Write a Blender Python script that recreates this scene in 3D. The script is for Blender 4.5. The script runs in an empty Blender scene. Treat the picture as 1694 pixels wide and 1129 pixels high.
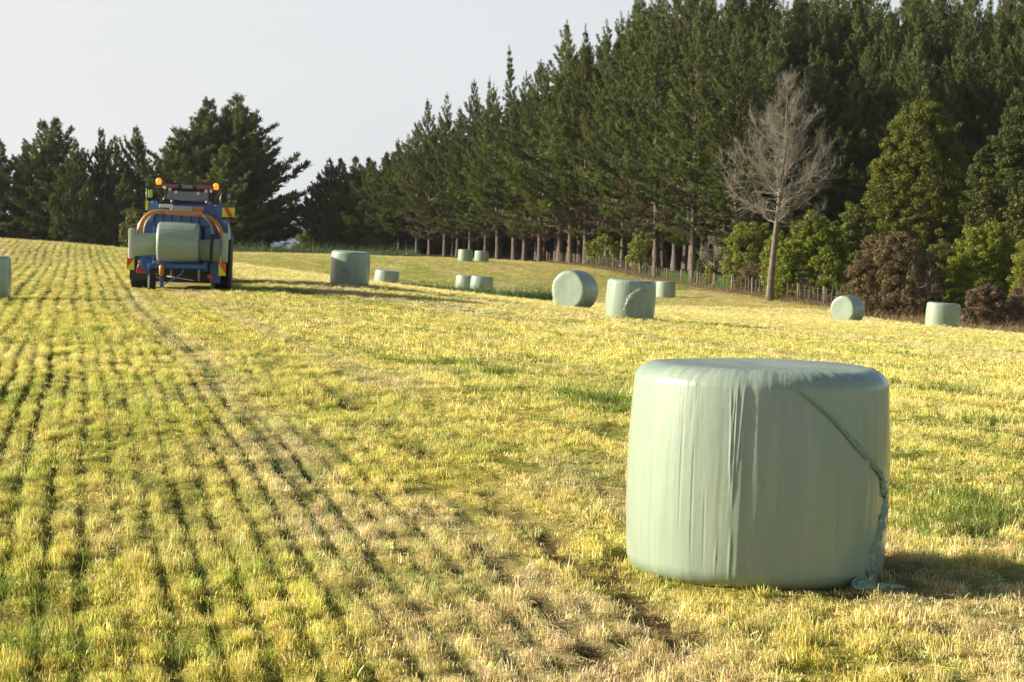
import bpy, math, random
import numpy as np
from mathutils import Vector, Matrix, noise as mnoise

# ------------------------------------------------------------------ camera, sky, sun, exposure
scene = bpy.context.scene
F_PX = 3600.0                     # focal length in pixels of the 1694 px wide photograph
CAM_Z = 1.8
HORIZON = 360.0
PITCH = math.atan((564.5 - HORIZON) / F_PX)
cam_d = bpy.data.cameras.new("camera")
cam = bpy.data.objects.new("camera", cam_d)
scene.collection.objects.link(cam)
cam.location = (0, 0, CAM_Z)
cam.rotation_euler = (math.radians(90) - PITCH, 0, 0)
cam_d.sensor_width = 36
cam_d.lens = 36 * F_PX / 1694
cam_d.clip_start = 0.1
cam_d.clip_end = 12000
cam_d.dof.use_dof = True
cam_d.dof.focus_distance = 11.2
cam_d.dof.aperture_fstop = 20
scene.camera = cam

SUN_EL = math.radians(20)
SUN_AZ = math.radians(-85)        # measured from +Y (view direction) towards +X: the sun stands to the left
sun_vec = Vector((math.sin(SUN_AZ) * math.cos(SUN_EL), math.cos(SUN_AZ) * math.cos(SUN_EL), math.sin(SUN_EL)))
world = bpy.data.worlds.new("World")
scene.world = world
world.use_nodes = True
wn, wl = world.node_tree.nodes, world.node_tree.links
wn.clear()
wo = wn.new("ShaderNodeOutputWorld"); bg = wn.new("ShaderNodeBackground")
sky = wn.new("ShaderNodeTexSky"); sky.sky_type = 'NISHITA'; sky.sun_disc = False
sky.sun_elevation = SUN_EL; sky.sun_rotation = SUN_AZ
sky.air_density = 1.0; sky.dust_density = 2.5; sky.ozone_density = 1.0
tc = wn.new("ShaderNodeTexCoord"); sep = wn.new("ShaderNodeSeparateXYZ")
mr = wn.new("ShaderNodeMapRange"); mr.inputs[1].default_value = 0.105; mr.inputs[2].default_value = 0.21
mr.inputs[3].default_value = 0.93; mr.inputs[4].default_value = 0.03
veil = wn.new("ShaderNodeMix"); veil.data_type = 'RGBA'
veil.inputs[7].default_value = (7.6, 7.7, 8.0, 1)       # thin bright cloud veil low in the sky
vc = wn.new("ShaderNodeMix"); vc.data_type = 'RGBA'; vc.inputs[6].default_value = (8.1, 8.15, 8.25, 1); vc.inputs[7].default_value = (7.0, 7.4, 7.65, 1)
vx = wn.new("ShaderNodeMapRange"); vx.inputs[1].default_value = -.26; vx.inputs[2].default_value = .10
cn = wn.new("ShaderNodeTexNoise"); cn.inputs['Scale'].default_value = 5; cn.inputs['Detail'].default_value = 4
cm = wn.new("ShaderNodeMapping"); cm.inputs['Scale'].default_value = (1, 1, 3.5); cs = wn.new("ShaderNodeMath"); cs.operation = 'MULTIPLY_ADD'; cs.inputs[1].default_value = .7; cs.inputs[2].default_value = -.35
ca_ = wn.new("ShaderNodeMath"); ca_.operation = 'ADD'; ca_.use_clamp = True
wl.new(tc.outputs['Generated'], cm.inputs[0]); wl.new(cm.outputs[0], cn.inputs['Vector']); wl.new(cn.outputs[0], cs.inputs[0])
wl.new(sep.outputs[0], vx.inputs[0]); wl.new(vx.outputs[0], ca_.inputs[0]); wl.new(cs.outputs[0], ca_.inputs[1]); wl.new(ca_.outputs[0], vc.inputs[0]); wl.new(vc.outputs[2], veil.inputs[7])
wl.new(tc.outputs['Generated'], sep.inputs[0]); wl.new(sep.outputs[2], mr.inputs[0])
wl.new(mr.outputs[0], veil.inputs[0]); wl.new(sky.outputs[0], veil.inputs[6])
wl.new(veil.outputs[2], bg.inputs[0]); bg.inputs[1].default_value = 0.055
wl.new(bg.outputs[0], wo.inputs[0])

sun_d = bpy.data.lights.new("sun", 'SUN'); sun_d.energy = 4.6; sun_d.angle = math.radians(0.5)
sun_d.color = (1.0, 0.885, 0.69)
sun = bpy.data.objects.new("sun", sun_d); scene.collection.objects.link(sun)
sun.rotation_euler = sun_vec.to_track_quat('Z', 'Y').to_euler()

vs = scene.view_settings
scene.display_settings.display_device = 'sRGB'
vs.view_transform = 'Standard'; vs.look = 'None'; vs.gamma = 1; vs.exposure = 1.0; vs.use_curve_mapping = False
scene.cycles.max_bounces = 6; scene.cycles.diffuse_bounces = 3; scene.cycles.transparent_max_bounces = 8
scene.cycles.use_denoising = True; scene.cycles.denoiser = 'OPENIMAGEDENOISE'

RNG = np.random.default_rng(7)
random.seed(7)

# ------------------------------------------------------------------ helpers
def tag(o, label=None, cat=None, group=None, kind=None):
    if label: o["label"] = label
    if cat: o["category"] = cat
    if group: o["group"] = group
    if kind: o["kind"] = kind
    return o

def link(o, parent=None):
    scene.collection.objects.link(o)
    if parent is not None: o.parent = parent
    return o

def empty(name, loc, rot=(0, 0, 0)):
    o = bpy.data.objects.new(name, None); o.empty_display_size = 0.3
    o.location = loc; o.rotation_euler = rot
    return link(o)

def mesh_np(name, V, Fc, mat=None, smooth=True, parent=None, attrs=None, k=None, linkit=True):
    """V (n,3), Fc (m,k) array of faces with the same corner count (or list of such arrays)"""
    me = bpy.data.meshes.new(name)
    V = np.asarray(V, dtype=np.float32)
    if not isinstance(Fc, (list, tuple)): Fc = [Fc]
    Fc = [np.asarray(f, dtype=np.int32) for f in Fc if len(f)]
    loops = np.concatenate([f.ravel() for f in Fc])
    tot = np.concatenate([np.full(len(f), f.shape[1], dtype=np.int32) for f in Fc])
    start = np.concatenate([[0], np.cumsum(tot)[:-1]]).astype(np.int32)
    me.vertices.add(len(V)); me.vertices.foreach_set("co", V.ravel())
    me.loops.add(len(loops)); me.loops.foreach_set("vertex_index", loops)
    me.polygons.add(len(tot)); me.polygons.foreach_set("loop_start", start); me.polygons.foreach_set("loop_total", tot)
    me.polygons.foreach_set("use_smooth", np.full(len(tot), smooth, dtype=bool))
    me.update(calc_edges=True)
    if attrs:
        for an, (typ, arr) in attrs.items():
            a = me.attributes.new(an, typ, 'POINT')
            if typ == 'FLOAT_COLOR':
                c = np.ones((len(V), 4), dtype=np.float32); c[:, :3] = arr
                a.data.foreach_set("color", c.ravel())
            elif typ == 'FLOAT':
                a.data.foreach_set("value", np.asarray(arr, dtype=np.float32).ravel())
            elif typ == 'FLOAT_VECTOR':
                a.data.foreach_set("vector", np.asarray(arr, dtype=np.float32).ravel())
            elif typ == 'INT':
                a.data.foreach_set("value", np.asarray(arr, dtype=np.int32).ravel())
    if mat: me.materials.append(mat)
    o = bpy.data.objects.new(name, me)
    if linkit: link(o, parent)
    return o

class MB:
    """collects primitive shapes and links them as one mesh object"""
    def __init__(s): s.V = []; s.F = []; s.S = []
    def add(s, V, F, smooth=False):
        b = len(s.V); s.V += [tuple(v) for v in V]; s.F += [tuple(i + b for i in f) for f in F]; s.S += [smooth] * len(F)
    def box(s, c, d, rot=None, bev=0.0):
        hx, hy, hz = d[0] / 2, d[1] / 2, d[2] / 2
        b = min(bev, hx * .9, hy * .9, hz * .9)
        if b <= 0:
            P = [(-hx, -hy, -hz), (hx, -hy, -hz), (hx, hy, -hz), (-hx, hy, -hz), (-hx, -hy, hz), (hx, -hy, hz), (hx, hy, hz), (-hx, hy, hz)]
            Fq = [(0, 3, 2, 1), (4, 5, 6, 7), (0, 1, 5, 4), (1, 2, 6, 5), (2, 3, 7, 6), (3, 0, 4, 7)]
        else:
            import bmesh
            bm = bmesh.new(); bmesh.ops.create_cube(bm, size=1)
            for v in bm.verts: v.co = Vector((v.co.x * 2 * hx, v.co.y * 2 * hy, v.co.z * 2 * hz))
            bmesh.ops.bevel(bm, geom=bm.edges[:], offset=b, segments=2, affect='EDGES', profile=.5)
            bm.verts.index_update()
            P = [v.co.copy() for v in bm.verts]; Fq = [[v.index for v in f.verts] for f in bm.faces]; bm.free()
        M = Matrix.Translation(Vector(c))
        if rot: M = M @ Matrix.Rotation(rot[2], 4, 'Z') @ Matrix.Rotation(rot[1], 4, 'Y') @ Matrix.Rotation(rot[0], 4, 'X')
        s.add([M @ Vector(p) for p in P], Fq)
    def tube(s, pts, r, n=8, cap=True):
        pts = [Vector(p) for p in pts]
        rs = r if isinstance(r, (list, tuple)) else [r] * len(pts)
        V = []; F = []; up = None
        for i, p in enumerate(pts):
            t = (pts[min(i + 1, len(pts) - 1)] - pts[max(i - 1, 0)]).normalized()
            if up is None: up = Vector((0, 0, 1)) if abs(t.z) < .9 else Vector((1, 0, 0))
            a = t.cross(up).normalized(); b = a.cross(t).normalized(); up = b
            for k in range(n):
                an = 2 * math.pi * k / n
                V.append(p + (a * math.cos(an) + b * math.sin(an)) * rs[i])
        for i in range(len(pts) - 1):
            for k in range(n):
                F.append((i * n + k, i * n + (k + 1) % n, (i + 1) * n + (k + 1) % n, (i + 1) * n + k))
        s.add(V, F, True)
        if cap:
            b = len(s.V) - len(V)
            s.F.append(tuple(b + k for k in reversed(range(n)))); s.S.append(False)
            s.F.append(tuple(b + (len(pts) - 1) * n + k for k in range(n))); s.S.append(False)
    def lathe(s, prof, c, axis='Z', n=24):
        V = []; F = []
        for (r, h) in prof:
            for k in range(n):
                an = 2 * math.pi * k / n; x, y = r * math.cos(an), r * math.sin(an)
                p = {'Z': (x, y, h), 'X': (h, x, y), 'Y': (x, h, y)}[axis]
                V.append((c[0] + p[0], c[1] + p[1], c[2] + p[2]))
        for i in range(len(prof) - 1):
            for k in range(n): F.append((i * n + k, i * n + (k + 1) % n, (i + 1) * n + (k + 1) % n, (i + 1) * n + k))
        F.append(tuple(reversed(range(n)))); F.append(tuple((len(prof) - 1) * n + k for k in range(n)))
        s.add(V, F, True)
    def prism(s, poly, y0, y1):
        """poly: (x,z) outline extruded from y0 to y1"""
        n = len(poly)
        V = [(p[0], y0, p[1]) for p in poly] + [(p[0], y1, p[1]) for p in poly]
        F = [tuple(range(n)), tuple(reversed(range(n, 2 * n)))] + [(i, i + n, (i + 1) % n + n, (i + 1) % n) for i in range(n)]
        s.add(V, F)
    def build(s, name, mat, parent=None):
        me = bpy.data.meshes.new(name); me.from_pydata(s.V, [], s.F)
        me.polygons.foreach_set("use_smooth", s.S)
        if mat: me.materials.append(mat)
        me.update()
        o = bpy.data.objects.new(name, me)
        return link(o, parent)

# ---- numpy value noise
def _hash(ix, iy, seed):
    h = (ix.astype(np.int64) * 374761393 + iy.astype(np.int64) * 668265263 + seed * 974711) & 0x7fffffff
    h = ((h ^ (h >> 13)) * 1274126177) & 0x7fffffff
    h = (h ^ (h >> 16)) & 0xffffff
    return h / float(0xffffff)
def vnoise(x, y, seed=0):
    ix = np.floor(x); iy = np.floor(y); fx = x - ix; fy = y - iy
    fx = fx * fx * (3 - 2 * fx); fy = fy * fy * (3 - 2 * fy)
    a = _hash(ix, iy, seed); b = _hash(ix + 1, iy, seed); c = _hash(ix, iy + 1, seed); d = _hash(ix + 1, iy + 1, seed)
    return (a * (1 - fx) + b * fx) * (1 - fy) + (c * (1 - fx) + d * fx) * fy
def fbm(x, y, seed=0, o=4):
    s = 0; a = .5; t = 0
    for i in range(o):
        ca, sa = math.cos(.5 + 1.1 * i), math.sin(.5 + 1.1 * i)
        f = 2.03 ** i
        s = s + a * vnoise((x * ca - y * sa) * f + 7.3 * i, (x * sa + y * ca) * f - 3.1 * i, seed + i * 17); t += a; a *= .5
    return s / t
def sstep(a, b, x):
    t = np.clip((x - a) / (b - a), 0, 1); return t * t * (3 - 2 * t)
def bump(x, c, w):
    return np.exp(-((x - c) / w) ** 2)

# ------------------------------------------------------------------ terrain heights
def P(px, py, d):                      # photograph pixel at distance d along the view's ground direction
    return ((px - 847) / F_PX * d, d, CAM_Z - (py - HORIZON) / F_PX * d)
ctrl = [(0, 0, .06), (-4, 0, .2), (4, 0, -.08), (-3, 10, .14), (1.26, 11.3, .0), (4, 11, -.09), (0, 9, .03), (-5, 20, .15), (0, 20, .02), (6, 20, -.22),
        (-9, 35, .02), (0, 35, -.32), (9, 35, -.85), P(-20, 495, 54), P(290, 479, 62), P(1040, 528, 60), P(952, 511, 82), P(578, 471, 73),
        P(640, 471, 118), P(795, 487, 131), P(783, 432, 198), P(1101, 489, 157), P(1402, 533, 108), P(1559, 542, 87),
        P(0, 396, 130), P(210, 413, 130), P(100, 437, 95), P(380, 441, 103), P(540, 459, 103), P(450, 441, 150), P(450, 419, 225), P(650, 425, 225),
        P(960, 439, 225), P(1080, 462, 190), P(1200, 482, 160), P(1380, 507, 135), P(850, 431, 246), P(500, 416, 300), P(1200, 466, 190), P(1140, 456, 200), P(1250, 474, 172), P(1694, 560, 95),
        P(1694, 530, 130), P(900, 462, 170), (-40, 60, .6), (-50, 120, 1.2), (-36, 190, -1.0), (-45, 260, -2.5), (-30, 300, -3.0),
        (40, 60, -3.2), (50, 120, -4.5), (45, 200, -4.2), (55, 260, -3.5), (0, 300, -3.2), (25, 280, -3.5), (-15, 30, .35), (15, 30, -1.0)]
CX = np.array([c[0] for c in ctrl]); CY = np.array([c[1] for c in ctrl]); CZ = np.array([c[2] for c in ctrl])
SY = .42
def _phi(r2): return np.where(r2 > 1e-9, r2 * np.log(r2 + 1e-12) * .5, 0.0)
_n = len(ctrl)
_A = _phi((CX[:, None] - CX[None]) ** 2 + ((CY[:, None] - CY[None]) * SY) ** 2) + np.eye(_n) * 4.0
_P = np.c_[np.ones(_n), CX, CY * SY]
_M = np.block([[_A, _P], [_P.T, np.zeros((3, 3))]])
_W = np.linalg.solve(_M, np.r_[CZ, 0, 0, 0])
def terrain(x, y):
    x = np.atleast_1d(np.asarray(x, dtype=float)); y = np.atleast_1d(np.asarray(y, dtype=float))
    sh = x.shape; x = x.ravel(); y = y.ravel()
    xc = np.clip(x, -55, 60); yc = np.clip(y, -5, 310)
    out = np.zeros_like(xc)
    for i in range(0, len(xc), 20000):
        a = xc[i:i + 20000]; b = yc[i:i + 20000]
        out[i:i + 20000] = _phi((a[:, None] - CX) ** 2 + ((b[:, None] - CY) * SY) ** 2) @ _W[:_n] + _W[_n] + _W[_n + 1] * a + _W[_n + 2] * b * SY
    far = np.maximum(y - 310, 0) + np.maximum(-x - 90, 0) * .5 + np.maximum(x - 120, 0) * .5
    out = out - np.minimum(far * .03, 14)
    return out.reshape(sh)
def tz(x, y): return float(terrain(x, y)[0])

# ------------------------------------------------------------------ pattern of the mown field
def field(x, y):
    """returns colour (n,3), density 0..1, height factor, green factor, small relief"""
    u1 = x + .2 * y
    u2 = (x + .40 * y) * .93
    w = sstep(2.2, 5.0, u1) * (1 - sstep(60, 110, y)) + .0
    wob = (fbm(x * .12, y * .05, 3) - .5) * .9
    u1w = u1 + wob * .5 + (fbm(x * .5, y * .14, 9, 3) - .5) * .14 + (fbm(x * 2.5, y * .7, 19, 2) - .5) * .035
    u2w = u2 + wob * .9 + (fbm(x * .7, y * .2, 10, 3) - .5) * .16
    # thin rows left by the drill
    kn = sstep(52, 26, y)
    r1 = kn * (.5 + .40 * np.cos(2 * np.pi * u1w / .19) + .10 * np.cos(2 * np.pi * u1w / .38 + 1.0)) + (1 - kn) * (.5 + .5 * np.cos(2 * np.pi * u1w / .38 + 1.0))
    r1 = r1 * (.82 + .30 * fbm(u1 * 2.6, y * .08, 21, 3))
    rowgap = sstep(.52, .84, r1) * (1 - w) * (.40 + .60 * sstep(3.2, 1.0, u1))
    rowgap = rowgap * (.50 + .50 * sstep(.42, .58, fbm(u1 * 3.0, y * .13, 31, 3) + .03)) * (.70 + .30 * sstep(.4, .6, fbm(x * 2, y * 1.2, 35, 2))) * (1 - .20 * sstep(18, 10, y))
    rowgap = np.maximum(rowgap, .6 * (1 - w) * bump((u1w + 20) % 2.9, 1.1, .055) * sstep(.35, .5, fbm(u1, y * .3, 33, 3)))
    r2 = sstep(.55, .85, (.5 + .5 * np.cos(2 * np.pi * u2w / .38)) * (.62 + .62 * fbm(u2 * 1.3, y * .12, 41, 3))) * w * (.55 + .35 * sstep(.4, .6, fbm(u2 * .7, y * .1, 42, 3)))
    r2 = np.maximum(r2, .75 * w * sstep(.60, .70, fbm(u2w * 2.6, y * .10, 43, 3)))
    # swaths: pale straw bands and greener bands, along the driving direction
    n_sw = fbm(u1w * .9, y * .03, 51, 3); n_sw2 = fbm(u2w * .55, y * .05, 61, 3)
    sw = n_sw * (1 - w) + n_sw2 * w
    straw = sstep(.5, .75, sw)
    straw = np.maximum(straw, .95 * bump(u1w, 1.45, .34) * (1 - sstep(55, 75, y)))
    straw = np.maximum(straw, .8 * bump(u1w, 3.35, .35) * sstep(18, 26, y) * (1 - sstep(70, 90, y)))
    blot = fbm(x * .8, y * .35, 71, 4); blot2 = fbm(x * .22, y * .10, 81, 4); fine = fbm(x * 4, y * 3, 91, 3)
    straw = np.clip(straw + .5 * (sstep(.5, .7, blot) - .35), 0, 1)
    green = sstep(.55, .72, fbm(x * .9, y * .35, 101, 4)) * .6 + sstep(.6, .35, sw) * .18 + sstep(.60, .72, blot2) * .25
    # green edge swath that runs across the middle of the field
    g2 = .6 * bump(u2w, 6.15, .42) * sstep(12, 16, y) * (1 - sstep(40, 60, y)) * sstep(.36, .6, fbm(x * .8, y * .3, 111, 3) + .1)
    green = np.clip(green * .8 + g2 * .9 + (y < 16) * sstep(-1.2, -3.0, x) * .22, 0, 1)
    farm = sstep(95, 125, y) * (1 - sstep(222, 240, y))
    streak = sstep(.54, .64, fbm((x + .33 * y) * .55, y * .03, 121, 3)) * farm * sstep(10, -4, x)
    pxx = x / np.maximum(y, 1) * F_PX + 847
    ell = np.zeros_like(x)
    for (ex, ey, wx, wy) in ((690, 165, 34, 24), (725, 142, 22, 14), (640, 190, 20, 20), (462, 175, 14, 30), (548, 160, 20, 26), (610, 150, 12, 16)):
        ell = np.maximum(ell, np.exp(-((pxx - ex - (165 - y) * .6) / wx) ** 2 - ((y - ey) / wy) ** 2))
    streak = np.maximum(streak, sstep(.3, .6, ell * (.5 + fbm(x * .8, y * .2, 181, 3))) * 1.6)
    green = np.clip(green * (1 - .6 * farm) + .8 * streak, 0, 1.1)
    # bare soil where the wheels slipped
    sp = sstep(.36, .54, fbm(x * 1.6, y * .8, 131, 3)) * (.35 + .65 * sstep(.36, .52, fbm(x * 9, y * 6, 132, 2)))
    soil = np.clip((bump(u1w, 2.55, .10) + .75 * bump(u1w, 2.12, .07)) * 1.3, 0, 1) * sp * (1 - sstep(24, 34, y))
    soil = np.clip(soil + .6 * sstep(.70, .78, fbm(x * 2.3, y * 1.9, 141, 4)), 0, 1) * (1 - sstep(60, 90, y))
    soil = np.maximum(soil, sstep(.45, .62, fbm(x * .9, y * .5, 151, 4)) * bump(np.hypot((x - 1.24), (y - 11.05) * .9), .74, .10))
    C_y = np.array([.725, .65, .135]); C_g = np.array([.46, .505, .082]); C_s = np.array([.80, .68, .325]); C_b = np.array([.15, .095, .05])
    C_t = np.array([.64, .565, .20])
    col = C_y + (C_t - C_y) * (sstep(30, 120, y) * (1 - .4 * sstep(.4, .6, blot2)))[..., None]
    def mix(c, t, k): return c + (t - c) * np.clip(k, 0, 1)[..., None]
    col = mix(col, C_s, straw * .75); col = mix(col, C_g, green * .62 * (1 - .3 * straw))
    gap0 = np.clip(np.maximum(rowgap, r2 * .7), 0, 1); col = mix(col, col * np.array([.55, .66, .55]), gap0)
    gap = np.clip(np.maximum(rowgap, r2 * .7), 0, 1)
    # paddock grass beyond the fence, rough litter under the trees
    wood = woods(x, y)
    pad = bump(x - (14.0 + (y - 170) * .04), 0, 6.5) * sstep(162, 168, y) * (1 - sstep(190, 205, y))
    verge = np.exp(-(fence_dist(x, y) / 1.8) ** 2)
    clp = fbm(x * 6.5, y * 5.0, 171, 2); kf = sstep(60, 24, y) * .8 + .2; clp = .5 + (clp - .5) * kf
    dens = (1 - .93 * soil) * (1 - .72 * gap) * (.34 + .66 * sstep(.3, .5, clp))
    flk = sstep(.62, .74, fbm(u1 * 3.4, y * 1.1, 191, 3)) * sstep(9, 14, y)
    dens = (1 - .93 * soil) * (1 - .72 * gap) * (.34 + .66 * sstep(.3, .5, clp)) * (1 - .5 * flk); col = mix(col, col * np.array([.55, .66, .5]), flk * .8)
    hgt = (1 - .5 * flk) * (1 - .5 * soil) * (1 - .62 * gap) * (.25 + 1.2 * sstep(.25, .75, clp)) * (.8 + .4 * blot) * (1 + .75 * g2 + .25 * green)
    soilc = mix(col * .55, C_b, soil * .9 + .5 * gap)
    soilc = mix(soilc, soilc * np.array([.75, .9, .7]), gap)
    return dict(col=col, soil=soilc, dens=dens, hgt=hgt, green=green, straw=straw, gap=gap, bare=soil, fine=fine, wood=wood, pad=pad, verge=verge)

FENCE = [P(905, 436, 236), P(960, 441, 222), P(1010, 449, 208), P(1080, 463, 190), P(1200, 484, 162), P(1290, 496, 147), P(1385, 507, 134), P(1470, 520, 125)]
def fence_dist(x, y):
    d = np.full(np.shape(x), 1e9)
    for a, b in zip(FENCE[:-1], FENCE[1:]):
        ax, ay = a[0], a[1]; bx, by = b[0] - ax, b[1] - ay
        t = np.clip(((x - ax) * bx + (y - ay) * by) / (bx * bx + by * by), 0, 1)
        d = np.minimum(d, np.hypot(x - ax - t * bx, y - ay - t * by))
    return d
def woods(x, y):
    px = x / np.maximum(y, 1) * F_PX + 847
    edge = np.interp(px, [0, 420, 520, 700, 850, 960, 1080, 1200, 1290, 1385, 1470, 1600, 1750, 2600],
                         [262, 262, 262, 246, 246, 224, 192, 164, 149, 134, 124, 113, 108, 95])
    return sstep(-1.5, 2.5, y - edge)

# ------------------------------------------------------------------ materials
def new_mat(name):
    m = bpy.data.materials.new(name); m.use_nodes = True
    n = m.node_tree.nodes; n.clear()
    o = n.new("ShaderNodeOutputMaterial")
    return m, n, m.node_tree.links, o

def simple_mat(name, col, rough=.6, metal=0., var=.12, scale=6., bump_s=0.0, emit=None, coat=0., spec=.5):
    m, n, l, o = new_mat(name)
    b = n.new("ShaderNodeBsdfPrincipled"); l.new(b.outputs[0], o.inputs[0])
    t = n.new("ShaderNodeTexCoord"); ns = n.new("ShaderNodeTexNoise"); ns.inputs['Scale'].default_value = scale; ns.inputs['Detail'].default_value = 5
    l.new(t.outputs['Object'], ns.inputs['Vector'])
    mx = n.new("ShaderNodeMix"); mx.data_type = 'RGBA'
    mx.inputs[6].default_value = (*[c * (1 - var) for c in col], 1); mx.inputs[7].default_value = (*[min(1, c * (1 + var)) for c in col], 1)
    l.new(ns.outputs[0], mx.inputs[0]); l.new(mx.outputs[2], b.inputs['Base Color'])
    b.inputs['Roughness'].default_value = rough; b.inputs['Metallic'].default_value = metal
    b.inputs['Coat Weight'].default_value = coat; b.inputs['Specular IOR Level'].default_value = spec
    if bump_s:
        bp = n.new("ShaderNodeBump"); bp.inputs['Strength'].default_value = bump_s; bp.inputs['Distance'].default_value = .02
        l.new(ns.outputs[0], bp.inputs['Height']); l.new(bp.outputs[0], b.inputs['Normal'])
    if emit:
        b.inputs['Emission Color'].default_value = (*emit[0], 1); b.inputs['Emission Strength'].default_value = emit[1]
    return m

def leaf_mat(name, c_a, c_b, trans=.3, attr='v', objvar=.25, instancer=None, rough=.6, gloss=.04):
    """thin leaf, needle or blade: diffuse + translucent, colour between two tones by a per-leaf value"""
    m, n, l, o = new_mat(name)
    if instancer:
        a = n.new("ShaderNodeAttribute"); a.attribute_type = 'INSTANCER'; a.attribute_name = instancer
        v = n.new("ShaderNodeAttribute"); v.attribute_type = 'GEOMETRY'; v.attribute_name = attr
        mlt = n.new("ShaderNodeMix"); mlt.data_type = 'RGBA'; mlt.blend_type = 'MULTIPLY'; mlt.inputs[0].default_value = 1
        l.new(a.outputs['Color'], mlt.inputs[6]); l.new(v.outputs['Color'], mlt.inputs[7])
        colout = mlt.outputs[2]
    else:
        v = n.new("ShaderNodeAttribute"); v.attribute_name = attr
        mx = n.new("ShaderNodeMix"); mx.data_type = 'RGBA'
        mx.inputs[6].default_value = (*c_a, 1); mx.inputs[7].default_value = (*c_b, 1)
        l.new(v.outputs['Fac'], mx.inputs[0])
        oi = n.new("ShaderNodeObjectInfo")
        hs = n.new("ShaderNodeHueSaturation")
        m1 = n.new("ShaderNodeMapRange"); m1.inputs[3].default_value = 1 - objvar; m1.inputs[4].default_value = 1 + objvar
        l.new(oi.outputs['Random'], m1.inputs[0]); l.new(m1.outputs[0], hs.inputs['Value'])
        m2 = n.new("ShaderNodeMath"); m2.operation = 'MULTIPLY'; m2.inputs[1].default_value = 7.31
        m3 = n.new("ShaderNodeMath"); m3.operation = 'FRACT'
        m4 = n.new("ShaderNodeMapRange"); m4.inputs[3].default_value = .485; m4.inputs[4].default_value = .51
        l.new(oi.outputs['Random'], m2.inputs[0]); l.new(m2.outputs[0], m3.inputs[0]); l.new(m3.outputs[0], m4.inputs[0]); l.new(m4.outputs[0], hs.inputs['Hue'])
        l.new(mx.outputs[2], hs.inputs['Color'])
        colout = hs.outputs[0]
    d = n.new("ShaderNodeBsdfDiffuse"); tr = n.new("ShaderNodeBsdfTranslucent")
    l.new(colout, d.inputs[0]); l.new(colout, tr.inputs[0])
    ms = n.new("ShaderNodeMixShader"); ms.inputs[0].default_value = trans
    l.new(d.outputs[0], ms.inputs[1]); l.new(tr.outputs[0], ms.inputs[2])
    if gloss:
        g = n.new("ShaderNodeBsdfGlossy"); g.inputs['Roughness'].default_value = rough; g.inputs[0].default_value = (.9, .9, .9, 1)
        m5 = n.new("ShaderNodeMixShader"); m5.inputs[0].default_value = gloss
        l.new(ms.outputs[0], m5.inputs[1]); l.new(g.outputs[0], m5.inputs[2]); l.new(m5.outputs[0], o.inputs[0])
    else: l.new(ms.outputs[0], o.inputs[0])
    return m

def bark_mat(name, ca, cb, scale=9.):
    m, n, l, o = new_mat(name)
    b = n.new("ShaderNodeBsdfPrincipled"); l.new(b.outputs[0], o.inputs[0]); b.inputs['Roughness'].default_value = .9
    t = n.new("ShaderNodeTexCoord"); mp = n.new("ShaderNodeMapping"); mp.inputs['Scale'].default_value = (1, 1, .22)
    ns = n.new("ShaderNodeTexNoise"); ns.inputs['Scale'].default_value = scale; ns.inputs['Detail'].default_value = 6
    l.new(t.outputs['Object'], mp.inputs[0]); l.new(mp.outputs[0], ns.inputs['Vector'])
    cr = n.new("ShaderNodeValToRGB"); cr.color_ramp.elements[0].position = .35; cr.color_ramp.elements[1].position = .68
    cr.color_ramp.elements[0].color = (*ca, 1); cr.color_ramp.elements[1].color = (*cb, 1)
    l.new(ns.outputs[0], cr.inputs[0]); l.new(cr.outputs[0], b.inputs['Base Color'])
    bp = n.new("ShaderNodeBump"); bp.inputs['Strength'].default_value = .8; bp.inputs['Distance'].default_value = .05
    l.new(ns.outputs[0], bp.inputs['Height']); l.new(bp.outputs[0], b.inputs['Normal'])
    return m

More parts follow.
